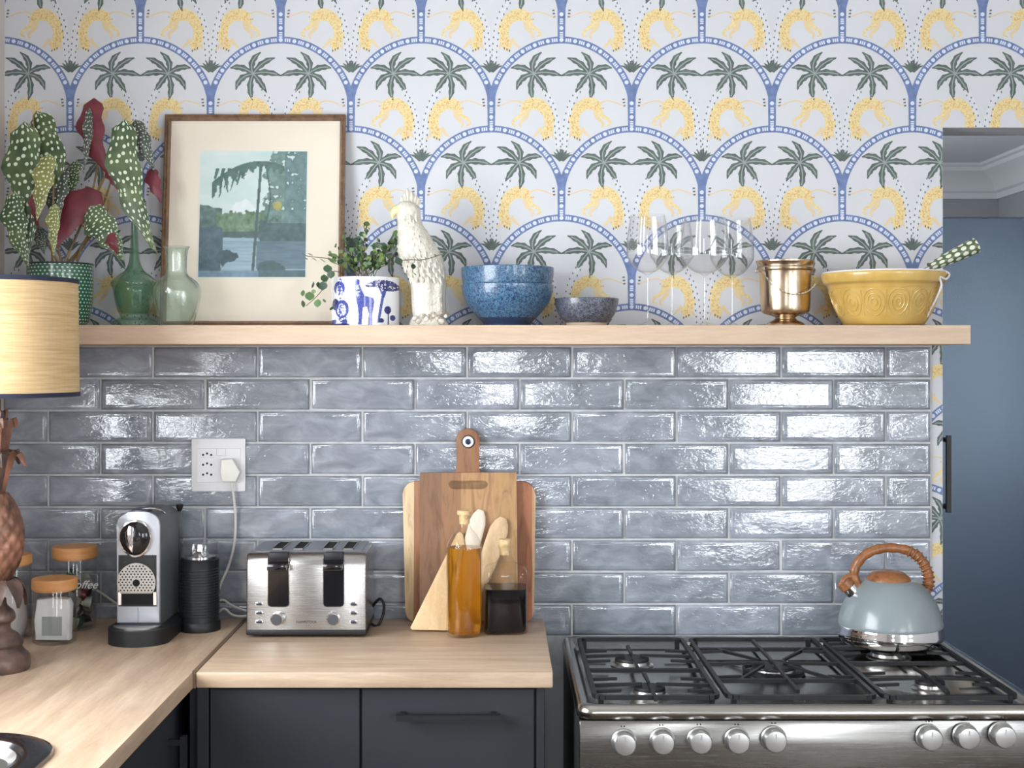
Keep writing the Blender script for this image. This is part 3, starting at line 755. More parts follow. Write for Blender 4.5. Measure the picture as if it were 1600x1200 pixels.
# ------------------------------------------------------------------ wall socket, plug and cables
WY = -.0105
soc = thing('wall_socket', 'square white wall plate with three small sockets and a switch', 'socket', (X(341, WY), WY, Z(726, WY)))
x0, x1, z0, z1 = X(299, WY-.008), X(383, WY-.008), Z(768, WY-.008), Z(685, WY-.008)
g = G(); g.py(rrect(x0, x1, z0, z1, .003, 3), WY+.0015, WY-.007, .0015); obj('plate', g, M['white_plastic'], soc)
g = G(); g.box(X(307, WY-.009), X(376, WY-.009), WY-.0085, WY-.0065, Z(753, WY), Z(700, WY), .0008, 1); obj('insert', g, M['white_plastic'], soc)
for b in (710, 725.5, 741):
    zc, xc = Z(b, WY-.009), X(323.5, WY-.009); q = k(WY)
    g = G(); hexo = [(-13, 0), (-8.5, 5.5), (8.5, 5.5), (13, 0), (8.5, -5.5), (-8.5, -5.5)]; hexi = [(-11.5, 0), (-7.6, 4.5), (7.6, 4.5), (11.5, 0), (7.6, -4.5), (-7.6, -4.5)]
    rows = [[(xc+a*q, WY-.0085, zc+c*q) for a, c in hexo], [(xc+a*q, WY-.0098, zc+c*q) for a, c in hexo], [(xc+a*q, WY-.0098, zc+c*q) for a, c in hexi], [(xc+a*q, WY-.0082, zc+c*q) for a, c in hexi]]
    g.grid(rows, True); so = obj('outlet', g, M['white_plastic'], soc)
    g = G()
    for a, c in ((-6.2, -.7), (0, 1.4), (6.4, -.7)): g.py(circ(xc+a*q, zc+c*q, 1.75*q, 12), WY-.0090, WY-.0080)
    obj('pin_hole', g, M['black'], so)
g = G(); g.box(X(340, WY), X(354, WY), WY-.0115, WY-.008, Z(712, WY), Z(700, WY), .001, 1); obj('switch', g, M['white_plastic'], soc)
plug = thing('plug', 'cream plug with a white flex hanging from the wall plate', 'plug', (X(358, -.03), -.03, Z(752, -.03)))
g = G(); py_ = -.045
pp = [(345.5, 718), (363, 717), (375, 738), (368, 753), (348, 753), (344, 738)]
g.py([(X(a, py_), Z(b, py_)) for a, b in pp][::-1], -.0195, -.046, .003); obj('plug_body', g, M['cream_plastic'], plug)
g = G(); g.tube(spline([P(361, 751, -.035), P(365, 775, -.03), P(368, 810, -.025), P(366, 850, -.025), P(357, 885, -.03), P(345, 912, -.04), P(338, 935, -.045), P(334, 955, -.04)], 6), .0032, 8); obj('flex', g, M['cable'], plug)
for pts, lb in (([P(332, 948, -.03), P(347, 937, -.03), P(362, 946, -.03), P(377, 952, -.035), P(392, 956, -.035)], 'upper white cable running from milk frother to behind toaster'),
            ([P(335, 962, -.045), P(350, 951, -.05), P(362, 960, -.05), P(376, 963, -.05), P(392, 961, -.045)], 'lower white cable curving on the worktop behind toaster'),
            ([P(140, 918, -.015), P(158, 926, -.018), P(172, 936, -.03), P(186, 946, -.05)], 'white cable running from the jars to the coffee machine')):
    g = G(); g.tube(spline(pts, 6), .0028, 8); o = obj('cable', g, M['cable']); tag(recentre(o, pts[0]), lb, 'cable')

# ------------------------------------------------------------------ toaster
TY = -.242; tx0, tx1 = X(384, TY), X(572, TY); tzb, tz1 = CZ, Z(864, TY); TD = .20
tst = thing('toaster', 'brushed steel four-slot toaster with two black lever channels', 'toaster', ((tx0+tx1)/2, TY+TD/2, CZ))
zb_ = Z(984, TY)
def body_ring(x, ins=0):
    pr = [(TY+ins, zb_), (TY+ins, tz1-.030), (TY+.004+ins, tz1-.014), (TY+.012+ins, tz1-.004), (TY+.024, tz1-ins), (TY+TD-.02, tz1-ins), (TY+TD-.006, tz1-.006), (TY+TD-ins, tz1-.02), (TY+TD-ins, zb_)]
    return [(x, a, b) for a, b in pr]
g = G(); g.loft([body_ring(tx0+.001, .003), body_ring(tx0+.005), body_ring(tx1-.005), body_ring(tx1-.001, .003)]); shell = obj('shell', g, M['steel_x'], tst, ang=50)
g = G(); g.box(tx0, tx1, TY+.001, TY+TD-.001, CZ+.006, zb_, .003, 2)
for xx in (tx0+.02, tx1-.03):
    for yy in (TY+.02, TY+TD-.03): g.box(xx, xx+.012, yy, yy+.012, CZ, CZ+.008)
obj('base', g, M['black'], tst)
g = G(); g.box(tx0+.012, tx1-.012, TY+.022, TY+TD-.014, tz1-.001, tz1+.002, .001, 1); tp = obj('top_plate', g, mat('toaster_top', (150, 152, 158), .35, .8), tst)
for a in (423, 455.5, 502, 533.5):
    xx = X(a, TY+.03); g = G(); g.box(xx, xx+.026, TY+.045, TY+TD-.035, tz1+.0012, tz1+.0024); s_ = obj('bread_slot', g, M['void'], tp)
    g = G()
    for q in (.0, .024): g.box(xx+q, xx+q+.002, TY+.043, TY+TD-.033, tz1+.0015, tz1+.0045)
    for q in (TY+.043, TY+TD-.035): g.box(xx, xx+.026, q, q+.002, tz1+.0015, tz1+.0045)
    obj('slot_rim', g, M['steel'], s_)
for a0, a1 in ((419, 451), (506, 537)):
    xa, xb = X(a0, TY), X(a1, TY); zl = Z(947, TY)
    g = G(); pts = rrect(xa, xb, zl, tz1-.004, .001, 2, .006)
    g.py(pts, TY-.001, TY+.006); ch = obj('lever_channel', g, M['black_gloss'], shell)
    g = G(); o2 = rrect(xa-.0015, xb+.0015, zl-.0018, tz1-.012, .001, 2, .008); i2 = rrect(xa, xb, zl, tz1-.012, .001, 2, .006)
    g.grid([[(a, TY-.0002, b) for a, b in o2], [(a, TY-.0022, b) for a, b in o2], [(a, TY-.0022, b) for a, b in i2], [(a, TY-.0002, b) for a, b in i2]], True); obj('channel_trim', g, M['chrome'], ch)
    g = G(); g.box(xa+.001, xb-.001, TY-.026, TY-.001, Z(890, TY), Z(879, TY), .003, 2); g.box((xa+xb)/2-.003, (xa+xb)/2+.003, TY-.002, TY, Z(942, TY), Z(893, TY)); obj('lever', g, M['black_gloss'], ch)
    g = G(); g.box(xa+.001, xb-.001, TY-.004, TY+.02, tz1-.016, tz1+.001, .002, 2); obj('channel_cap', g, M['black'], ch)
for a in (434, 521.5):
    x, z = X(a, TY), Z(966.5, TY); q = k(TY)
    g = G(); rows = [[(x+r*math.cos(2*PI*j/28), TY-h, z+r*math.sin(2*PI*j/28)) for j in range(28)] for r, h in ((10.5*q, -.002), (10.5*q, .004), (9.8*q, .014), (8.6*q, .0155))]
    g.loft(rows); kb = obj('knob', g, M['chrome'], tst)
    g = G(); rows = [[(x+r*math.cos(2*PI*j/28), TY-h, z+r*math.sin(2*PI*j/28)) for j in range(28)] for r, h in ((8.4*q, .0155), (8.2*q, .0168), (.0002, .0170))]
    g.loft(rows); obj('knob_face', g, mat('grey_rubber', (74, 76, 82), .5), kb)
for a in (405, 552.5):
    for b in (944, 958, 972):
        x, z = X(a, TY), Z(b, TY); g = G(); g.py(rrect(x-.0092, x+.0092, z-.0048, z+.0048, .0045, 4), TY-.0015, TY+.002, .0006); bt = obj('button', g, M['chrome'], tst)
        g = G(); g.py(rrect(x-.0066, x+.0066, z-.0026, z+.0026, .0025, 4), TY-.0028, TY+.001, .0004); obj('button_face', g, mat('button_navy', (40, 46, 60), .4), bt)
text('lettering', 'HAMPSTOCK', (X(479, TY), TY-.0006, Z(972, TY)), .0078, M['black'], tst)
# black flex on the right of the toaster
g = G(); g.tube(spline([P(580, 975, -.12), P(590, 978, -.10), P(598, 962, -.09), P(600, 946, -.09), P(595, 936, -.09), P(588, 940, -.08), P(580, 950, -.06)], 6), .0035, 8); obj('flex', g, M['black'], tst)

# ------------------------------------------------------------------ coffee machine and milk frother
MY = -.27; q = k(MY); mx0, mx1 = X(183, MY), X(250, MY); mzt = Z(799, MY)
cof = thing('coffee_machine', 'slim silver capsule coffee machine with round-topped front', 'coffee machine', ((mx0+mx1)/2, -.2, CZ))
def arch(x0, x1, z0, z1, rz, n=8):
    cx = (x0+x1)/2; r = (x1-x0)/2; out = [(x0, z0), (x1, z0)]
    for i in range(n*2+1):
        a = PI*i/(2*n); out.append((cx+r*math.copysign(abs(math.cos(a))**.75, math.cos(a)), z1-rz+rz*math.sin(a)**.9))
    return out
g = G(); g.py(arch(mx0+.002, mx1, CZ+.012, mzt-.003, .030), MY+.004, -.09, .003); obj('body', g, M['grey_plastic'], cof)
g = G(); g.py(arch(mx0, mx1, Z(973, MY), mzt, .032), MY-.003, MY+.006, .002); fas = obj('front_fascia', g, M['silver_plastic'], cof)
# drip base
by = MY-.04; g = G()
bx0, bx1 = X(162.5, MY-.05), X(258, MY-.05); bc = (bx0+bx1)/2; br = (bx1-bx0)/2
outl = [(bc+br*math.cos(a), MY-.012+.062*math.sin(a)) for a in [PI+PI*i/20 for i in range(21)]] + [(bx1+.002, -.15), (X(280, -.1), -.10), (mx0, -.09), (bx0+.004, -.2)]
g.pz(outl, CZ, CZ+.034, .003); bs = obj('drip_base', g, M['black'], cof)
g = G(); g.pz([(bc-.003+(br*.80)*math.cos(a), MY-.010+.048*math.sin(a)) for a in [PI+PI*i/20 for i in range(21)]], CZ+.033, CZ+.0375, .001); obj('drip_tray', g, M['steel'], bs)
cxm, czm = X(213, MY), Z(838, MY)
def tear(r, dz):
    o_ = []
    for i in range(36):
        a = 2*PI*i/36; rr = r*(1+(.0 if math.sin(a) > -.4 else .22*((-math.sin(a)-.4)/.6)**2)); o_.append((cxm+rr*math.cos(a), czm+rr*math.sin(a)))
    return o_
g = G(); g.py(tear(26.5*q, 0)[::-1], MY-.010, MY-.002, .002); lv = obj('lever_rim', g, M['chrome'], fas)
g = G(); rows = [[(cxm+(u-cxm)*s_, MY-d, czm+(v-czm)*s_) for u, v in tear(24*q, 0)] for s_, d in ((1, .009), (.98, .014), (.8, .020), (.4, .024), (.02, .025))]
g.loft(rows); obj('lever', g, M['black_gloss'], lv)
g = G(); g.py([(cxm-.0095, czm+.026), (cxm-.018, czm+.012), (cxm-.015, czm-.018), (cxm-.002, czm-.034), (cxm+.0005, czm+.024)], MY-.0255, MY-.018, .001); obj('lever_face', g, M['chrome'], lv)
for a, b in ((186, 245),):
    g = G(); g.box(X(a, MY), X(b, MY), MY-.0045, MY-.002, Z(947, MY), Z(867, MY)); obj('dark_panel', g, M['black'], fas)
cx2, cz2 = X(214.5, MY), Z(909, MY); R2 = 30*q; zcut = Z(927, MY)
pts = []
a0 = math.asin((cz2-zcut)/R2)
for i in range(31):
    a = -a0+(PI+2*a0)*i/30; pts.append((cx2+R2*math.cos(a), cz2+R2*math.sin(a)))
g = G(); g.py(pts, MY-.0085, MY-.0040, .0008); cs = obj('cup_support', g, M['steel'], fas)
g = G(); hz_ = 4.2*q
for r in range(-9, 10):
    for c in range(-9, 10):
        x = cx2+(c+.5*(r % 2))*5.4*q; z = cz2+r*hz_
        if math.hypot(x-cx2, z-cz2) < R2-2.4*q and z > zcut+2*q and math.hypot(x-cx2, z-cz2) > 8*q: g.py(circ(x, z, 1.35*q, 6), MY-.0089, MY-.0080)
oo = obj('perforation', g, M['void'], cs); oo['kind'] = 'stuff'
g = G(); g.py(circ(cx2, cz2-1*q, 5.6*q, 20), MY-.0095, MY-.008); obj('centre_hole', g, M['void'], cs)
for a, b in ((185.5, 191), (240, 246)):
    g = G(); g.box(X(a, MY), X(b, MY), MY-.0075, MY-.003, Z(945, MY), Z(924, MY), .001, 1); obj('support_bracket', g, M['chrome'], cs)
g = G(); g.box(X(191, MY), X(240, MY), MY-.0065, MY-.004, Z(944, MY), Z(928, MY)); obj('slot', g, M['void'], cs)
g = G(); g.box(X(216, MY), X(216.6, MY), MY-.0036, MY-.0028, Z(973, MY), Z(949, MY)); obj('panel_seam', g, M['grey_plastic'], fas)
g = G(); g.box((mx0+mx1)/2-.018, (mx0+mx1)/2+.018, MY+.004, MY+.06, mzt-.004, mzt+.004, .003, 2); obj('top_button', g, mat('dark_violet_plastic', (46, 42, 62), .3), cof)
g = G(); g.tube(bez((cxm, MY+.01, mzt), (cxm+.04, MY+.02, mzt+.012), (mx1-.002, MY+.05, mzt-.010), n=8), .0022, 8); obj('opening_lever', g, M['chrome'], cof)
g = G(); g.py(rrect(mx1-.052, mx1+.0005, CZ+.034, mzt-.02, .008, 4), -.089, -.045, .004); wt = obj('water_tank', g, thin_glass('smoky_tank', (.62, .64, .66), body=.25, bodyc=(90, 92, 96)), cof)
g = G(); g.lathe(mx1-.004, -.067, [(.004, mzt-.022), (.008, mzt-.014), (.009, mzt-.006), (.001, mzt-.004)], 14); obj('tank_knob', g, M['black'], wt)
FY = -.145; q = k(FY); fx = X(312, FY)
fro = thing('milk_frother', 'round black ribbed milk frother with clear lid beside coffee machine', 'milk frother', (fx, FY, CZ))
g = G(); g.lathe(fx, FY, [(32*q, CZ), (32.4*q, CZ+.004), (32*q, CZ+.020), (31*q, CZ+.022)], 40); obj('base', g, M['black'], fro)
pr = [(30.5*q, CZ+.022)]
for i in range(17): z = CZ+.034+i*.0066; pr += [(30.5*q, z), (31.3*q, z+.0015), (31.3*q, z+.0040), (30.5*q, z+.0055)]
pr += [(30.8*q, Z(875, FY)), (31.4*q, Z(873, FY)), (30*q, Z(871, FY)), (28*q, Z(873, FY)), (27*q, Z(900, FY))]
g = G(); g.lathe(fx, FY, pr, 40); obj('jug', g, mat('frother_black', (38, 41, 44), .3, .2), fro)
g = G(); g.lathe(fx, FY, [(29*q, Z(872, FY)), (29.5*q, Z(850, FY)), (28.5*q, Z(846.5, FY)), (14*q, Z(845, FY)), (.001, Z(845, FY))], 40); lid = obj('lid', g, thin_glass('lid_plastic', (.9, .9, .9), refl=2.0, bump=.3, bscale=90), fro)
g = G(); g.lathe(fx, FY, [(28.5*q, Z(872, FY)), (28.2*q, Z(868, FY)), (16*q, Z(866, FY)), (9*q, Z(860, FY)), (8*q, Z(850, FY)), (.001, Z(849, FY))], 32); obj('lid_seal', g, M['chrome'], lid)

# ------------------------------------------------------------------ storage jars
def jar(cx, y, hw, lid_t, lid_b, label, name='storage_jar'):
    q = k(y); x = X(cx, y); r = hw*q
    t = thing(name, label, 'jar', (x, y, CZ), 'glass jars with bamboo lids beside the lamp')
    zl = Z(lid_b, y); zt = Z(lid_t, y)
    g = G(); g.lathe(x, y, [(r*.9, CZ+.0005), (r*.985, CZ+.004), (r, CZ+.01), (r, zl-.002), (r*.985, zl), (r*.94, zl), (r*.945, CZ+.012), (r*.9, CZ+.006), (.001, CZ+.005)], 48); obj('glass_body', g, M['glass'], t)
    g = G(); g.lathe(x, y, [(r*.93, zl-.004), (r*.93, zl-.0005), (r*1.03, zl), (r*1.035, zl+.002), (r*1.035, zt-.003), (r*1.0, zt), (.001, zt)], 48); l = obj('bamboo_lid', g, M['bamboo'], t)
    return t, x, y, r, zl
t1, jx, jy, jr, jz = jar(85.5, -.285, 33.5, 903, 919, 'front glass jar with bamboo lid holding a white paper packet')
g = G(); ang = .08
pk = [(-.038, .008), (.037, .007), (.037, .04), (.040, .085), (.034, .098), (0, .101), (-.035, .097), (-.039, .05)]
g.py([(jx+a, CZ+b) for a, b in pk], jy-.019, jy+.010, .004); pkt = obj('paper_packet', g, mat('white_paper', (222, 222, 222), .7, bump=.5, bscale=45, bdist=.004)); tag(recentre(pkt, (jx, jy, CZ+.007)), 'crumpled white paper packet inside the front glass jar', 'packet')
g = G(); g.box(jx-.022, jx+.022, jy-.0198, jy-.0190, CZ+.018, CZ+.060); obj('grey_label', g, mat('label_grey', (150, 156, 154), .6), pkt, label='grey printed label')
t2, jx, jy, jr, jz = jar(117, -.13, 33, 853, 870, 'tall glass jar with bamboo lid full of coffee capsules')
cols = [((40, 84, 66), .35), ((92, 36, 34), .4), ((52, 48, 46), .35), ((30, 70, 60), .35), ((120, 120, 116), .3), ((60, 30, 30), .3), ((190, 196, 180), .3)]
cmats = [mat('capsule_foil', c, .3, m_) for c, m_ in cols]
for i in range(26):
    a = i*2.4; lay = i//5; rr = jr*.60 if i % 5 else .006; cx_, cy_ = jx+rr*math.cos(a), jy+rr*math.sin(a); cz_ = CZ+.020+lay*.0215
    Mx = Matrix.Translation((cx_, cy_, cz_)) @ Matrix.Rotation(random.uniform(0, 3), 4, 'Z') @ Matrix.Rotation(random.uniform(.6, 2.4), 4, 'X')
    t = G(); t.lathe(0, 0, [(.008, -.011), (.011, -.004), (.0125, .008), (.0145, .009), (.0145, .0105), (.001, .0110)], 12); g = G(); g.merge(t, Mx)
    o = obj('coffee_capsule', g, cmats[(i*3+lay) % 7]); tag(recentre(o, (cx_, cy_, cz_)), 'small coloured foil coffee capsule inside the tall jar', 'capsule', 'coffee capsules in the tall jar')
text('jar_lettering', 'Coffee', (X(128, jy-jr), jy-jr-.0006, Z(914, jy-jr)), .026, M['white_plastic'], t2, shear=.4)
t3, jx, jy, jr, jz = jar(17, -.23, 31, 866, 880, 'glass jar with bamboo lid half hidden behind the lamp base')
g = G(); g.lathe(jx, jy, smooth_prof([(jr*.7, CZ+.007), (jr*.85, CZ+.02), (jr*.8, CZ+.06), (jr*.6, CZ+.10), (jr*.25, CZ+.115), (.001, CZ+.118)], 3), 20)
for v in g.bm.verts: v.co += Vector(noise.noise_vector(v.co*40))*.006
o = obj('paper_bag', g, mat('bag_paper', (214, 208, 206), .7, bump=.5, bscale=60, bdist=.003)); tag(recentre(o, (jx, jy, CZ+.007)), 'crumpled pale paper bag inside the jar behind the lamp', 'bag')

# ------------------------------------------------------------------ pineapple lamp
LY = -.55; q = k(LY); lx = X(-5, LY)
lamp = thing('table_lamp', 'carved wooden pineapple lamp with straw-coloured drum shade', 'lamp', (lx, LY, CZ))
brz = mat('carved_dark_wood', (88, 70, 64), .38, .15, var=.35, vscale=30, bump=.3, bscale=70, bdist=.002)
cop = mat('copper_brown', (124, 88, 72), .38, .25, var=.35, vscale=22, bump=.2, bscale=80)
def LZ(py): return Z(py, LY)
g = G(); g.lathe(lx, LY, smooth_prof([(49*q, CZ), (50.5*q, CZ+.012), (49*q, CZ+.028), (43*q, CZ+.036), (38*q, CZ+.046), (40*q, CZ+.056), (33*q, LZ(992)), (22*q, LZ(984)), (21*q, LZ(975)), (28*q, LZ(967)), (26*q, LZ(956)), (16*q, LZ(946)), (14*q, LZ(935))], 4), 48); obj('turned_foot', g, brz, lamp)
rows = []; zt_, zb2 = LZ(770), LZ(908)
for i in range(41):
    t = i/40; z = zb2+(zt_-zb2)*t; base_r = 37.5*q*math.sin(PI*(.10+.82*t))**.62
    ring = []
    for j in range(72):
        a = 2*PI*j/72; u1 = (a*6/PI/2*2+t*5); u2 = (a*6/PI/2*2-t*5)
        d = min(abs((u1 % 1)-.5), abs((u2 % 1)-.5)); b = max(abs((u1 % 1)-.5), abs((u2 % 1)-.5))
        r = base_r*(1+.13*(1-(b*2)**3)); ring.append((lx+r*math.cos(a), LY+r*math.sin(a), z))
    rows.append(ring)
g = G(); g.loft(rows); obj('pineapple_body', g, cop, lamp, ang=80)
def blade(g, base_p, tip, ctrl, wd, th=.003, n=8, nrm=Vector((0, -1, 0)), cup=.3):
    c = bez(base_p, ctrl, tip, n=n); rf, rb = [], []
    for i, p in enumerate(c):
        t = i/n; tg = (c[min(i+1, n)]-c[max(i-1, 0)]).normalized(); sd = tg.cross(nrm).normalized(); nn = sd.cross(tg).normalized()
        w_ = wd*(math.sin(PI*(.12+.86*t))**.8); rf.append([p+sd*w_*s_-nn*w_*cup*(s_*s_) +nn*th*(1-abs(s_)) for s_ in (-1, -.5, 0, .5, 1)]); rb.append([p+sd*w_*s_-nn*w_*cup*(s_*s_)-nn*th*.5*(1-abs(s_))-nn*.0004 for s_ in (-1, -.5, 0, .5, 1)])
    rows = [a+b[::-1] for a, b in zip(rf, rb)]; g.loft(rows)
for j in range(8):
    a = 2*PI*j/8+.35; d = Vector((math.cos(a), math.sin(a), 0)); c = Vector((lx, LY, 0))
    g = G(); blade(g, c+d*.014+Vector((0, 0, LZ(905))), c+d*.058+Vector((0, 0, LZ(947))), c+d*.052+Vector((0, 0, LZ(905))), .019, .005, nrm=-d if False else Vector((-d.y, d.x, 0)).cross(Vector((0, 0, 1)))*-1+Vector((0, 0, .4)))
    obj('base_leaf', g, brz, lamp)
for ring, (r0, r1, rc, zb3, ztp, zc, wd, nl) in enumerate(((.010, .056, .040, 776, 728, 668, .019, 6), (.009, .036, .034, 745, 668, 618, .016, 5), (.006, .018, .02, 715, 640, 640, .012, 4))):
    for j in range(nl):
        a = 2*PI*j/nl+(0 if ring == 0 else .35*ring); d = Vector((math.cos(a), math.sin(a), 0)); c = Vector((lx, LY, 0))
        g = G(); blade(g, c+d*r0+Vector((0, 0, LZ(zb3))), c+d*r1+Vector((0, 0, LZ(ztp))), c+d*rc+Vector((0, 0, LZ(zc))), wd, .005, nrm=d+Vector((0, 0, -.15)))
        obj('crown_leaf', g, cop if j % 2 == 0 else brz, lamp)
g = G(); g.tube([(lx, LY, LZ(780)), (lx, LY, LZ(700)), (lx, LY, LZ(560))], [.014, .010, .006], 16); obj('stem', g, brz, lamp)
n = N('straw_shade'); co = n.coord('Object', (1, 1, 26)); f = n.noise(co, 9, 5, .6, .4); f2 = n.noise(n.coord('Object', (60, 60, 2)), 8, 2)
n.set(Base_Color=n.mix(.3, n.ramp(f, [(.3, lin((190, 156, 110))), (.55, lin((212, 182, 136))), (.75, lin((220, 194, 152)))]), n.ramp(f2, [(.3, (.8, .8, .8, 1)), (.7, (1, 1, 1, 1))]), 'MULTIPLY'), Roughness=.7)
n.bump(f, .3, .001)
zt_, zb2 = LZ(439), LZ(616); R_ = 124*q; R0 = 122*q
g = G(); g.lathe(lx, LY, [(R_, zb2), (R0, zt_), (R0-.002, zt_), (R_-.002, zb2)], 72, cap=False); shd = obj('lamp_shade', g, n.m, lamp)
nav = mat('navy_trim', (34, 38, 60), .7)
for z, r in ((zt_, R0), (zb2, R_)):
    g = G(); g.lathe(lx, LY, [(r+.0012, z-.0045), (r+.0012, z+.0045), (r-.003, z+.0045), (r-.003, z-.0045), (r+.0012, z-.0045)], 72, cap=False); obj('shade_trim', g, nav, shd, label='navy fabric trim')
g = G()
for a in (0, 2*PI/3, 4*PI/3): g.tube([(lx, LY, zt_-.03), (lx+R0*.98*math.cos(a), LY+R0*.98*math.sin(a), zt_-.006)], .0015, 6)
g.lathe(lx, LY, [(.008, LZ(565)), (.014, LZ(555)), (.014, LZ(520)), (.006, zt_-.032)], 16); obj('bulb_holder', g, M['steel'], shd)

# ------------------------------------------------------------------ chopping boards, wooden triangle, spatulas
BK = -.04   # top leans back to the wall
def lean(yb, yt, zt): return lambda z: yb+(yt-yb)*(z-CZ)/(zt-CZ)
def leaning(name, pts_px, yref, fn, th, m, parent=None, bev=.002, hole=None):
    pts = [(X(a, yref), max(Z(b, yref), CZ)) for a, b in pts_px]
    if hole:
        h = [(X(a, yref), Z(b, yref)) for a, b in hole]
        # keyhole outline: start at the outline point nearest to the hole
        i0 = min(range(len(pts)), key=lambda i: (pts[i][0]-h[0][0])**2+(pts[i][1]-h[0][1])**2)
        pts = pts[i0:]+pts[:i0+1]+h+[h[0]]; bev = 0
    g = G(); g.prism(pts, lambda u, v: (u, fn(v)-th, v), lambda u, v: (u, fn(v), v), bev)
    if hole: bmesh.ops.remove_doubles(g.bm, verts=g.bm.verts[:], dist=1e-7)
    return obj(name, g, m, parent)
f = lean(-.040, -.016, 1.30); yr = -.04
def corner(cx, cy, r, a0, a1, n=6): return [(cx+r*math.cos(math.radians(a0+(a1-a0)*i/n)), cy-r*math.sin(math.radians(a0+(a1-a0)*i/n))) for i in range(n+1)]
ol = corner(650, 773, 21, 180, 90)+[(705, 751), (712, 744), (715, 725), (713, 705)]+corner(731, 689, 19, 195, -15, 12)+[(748, 708), (747, 730), (750, 745), (758, 752)]+corner(816, 774, 21, 90, 0)+corner(815, 953, 19, 0, -90)+corner(653, 953, 19, -90, -180)
m_ = staves('acacia_staves_dark', [(0, (222, 196, 158)), (.085, (170, 122, 88)), (.20, (150, 108, 78)), (.55, (160, 104, 70)), (.80, (168, 110, 80)), (.97, (200, 164, 124))])
ob = leaning('paddle_board', ol, yr, f, .016, m_); tag(recentre(ob, (X(734, yr), yr, CZ)), 'wide rounded acacia paddle board with handle, rearmost against the tiles', 'chopping board')
f2 = lean(-.085, -.041, 1.22); yr2 = -.08
m2 = staves('acacia_staves_light', [(0, (140, 104, 78)), (.22, (156, 116, 84)), (.42, (186, 146, 104)), (.78, (182, 144, 100)), (.985, (214, 186, 140))])
slot = [(704, 752.5)]+[(700, 758), (702, 764), (708, 766), (754, 766), (761, 763), (762, 757), (758, 752.5)]
ob = leaning('chopping_board', [(655, 741), (704, 740.5), (758, 740.2), (807, 740), (809, 967), (656, 968)], yr2, f2, .014, m2, hole=slot[::-1] if False else slot); tag(recentre(ob, (X(732, yr2), yr2, CZ)), 'rectangular acacia chopping board with a slot handle, in front of the paddle board', 'chopping board')
# glass eye bead on the paddle handle
y_e = f(Z(690, -.02))-.016; ec = (X(731.5, y_e), Z(690, y_e)); q = k(y_e)
eye = thing('eye_bead', 'round white and blue eye bead on the paddle board handle', 'bead', (ec[0], y_e, ec[1]))
def disc(nm, r, d0, d1, m): 
    g = G(); g.py(circ(ec[0], ec[1], r*q, 28), y_e-d1, y_e-d0, .0004); return obj(nm, g, m, eye)
disc('outer_ring', 10.5, 0, .002, mat('dark_hole', (70, 44, 34), .5)); disc('white_ring', 8.5, .002, .0045, M['white_plastic']); disc('iris', 4.6, .0045, .0055, mat('eye_blue', (40, 60, 110), .2, coat=.5)); disc('pupil', 2.6, .0055, .0062, M['black'])
# pale wooden triangle
f3 = lambda z: -.165+.08*(z-CZ)/.2
yr3 = -.17
tri = [(641, 981), (644, 984), (750, 986), (722, 842), (717, 838), (712, 841)]
pine = wood('pale_pine', (216, 180, 132), (232, 202, 158), (6, 6, 1.2), 6, .5, streak=.2)
ob = leaning('wooden_triangle', tri, yr3, f3, .010, pine); tag(recentre(ob, (X(690, yr3), yr3, CZ)), 'pale wooden triangular board leaning behind the oil bottle', 'wooden board')
def spatula(label, tx, ty, bx, by, yt, yb, hw, m):
    t = Vector((X(tx, yt), yt, Z(ty, yt))); b = Vector((X(bx, yb), yb, CZ+.004)); d = (b-t).normalized(); L = (b-t).length
    nrm = Vector((0, -1, .15)); sd = d.cross(nrm).normalized(); nn = sd.cross(d).normalized(); q = k(yt); rows = []
    for s_, w_ in ((0, .35), (.012, .75), (.03, .98), (.07, 1.0), (.12, .9), (.16, .6), (.20, .38), (L, .36)):
        c = t+d*s_; w2 = hw*q*w_; h = .0035 if s_ < .15 else .005
        rows.append([c+sd*w2*math.cos(a)+nn*h*math.sin(a) for a in [2*PI*j/14 for j in range(14)]])
    g = G(); g.loft(rows); o = obj('spatula', g, m); return tag(recentre(o, b), label, 'spatula')
spatula('whitish wooden spatula leaning behind the oil bottle', 751, 797, 704, 985, -.073, -.13, 13, wood('bleached_wood', (222, 206, 188), (238, 226, 212), (4, 4, 1), 6, .6, streak=.15))
spatula('pale wooden spatula leaning between the two bottles', 786, 809, 728, 988, -.073, -.125, 15, wood('birch_wood', (208, 176, 136), (230, 202, 164), (4, 4, 1), 6, .6, streak=.2))

# ------------------------------------------------------------------ bottles
def zf(py, y): return Z(py, y)
OY = -.215; q = k(OY); ox = X(725.5, OY)
oil = thing('oil_bottle', 'tall round glass bottle of golden oil with a cork', 'bottle', (ox, OY, CZ))
def OZ(py): return CZ+(996-py)*q*.995
bgl = thin_glass('bottle_glass', (.975, .98, .97), refl=.8, bump=.2, bscale=25)
g = G(); g.lathe(ox, OY, smooth_prof([(22*q, CZ+.0005), (26.5*q, CZ+.003), (28*q, CZ+.012), (28*q, OZ(940)), (28*q, OZ(868)), (27*q, OZ(852)), (20*q, OZ(838)), (10.5*q, OZ(826)), (9*q, OZ(818)), (9.5*q, OZ(812)), (11*q, OZ(810)), (11*q, OZ(806)), (8*q, OZ(805))], 4), 48); obj('glass_body', g, bgl, oil)
n = N('golden_oil'); n.set(Base_Color=lin((208, 150, 40)), Roughness=.03, Transmission_Weight=.85, IOR=1.38)
rows = []
for i in range(13):
    z = CZ+.008+(OZ(857)-CZ-.008)*i/12; ring = []
    for j in range(64):
        a = 2*PI*j/64; r = 26.2*q*(1+(.012*math.cos(a*16) if i > 1 else 0))*(.93 if i == 0 else 1); ring.append((ox+r*math.cos(a), OY+r*math.sin(a), z))
    rows.append(ring)
g = G(); g.loft(rows); obj('oil', g, n.m, oil)
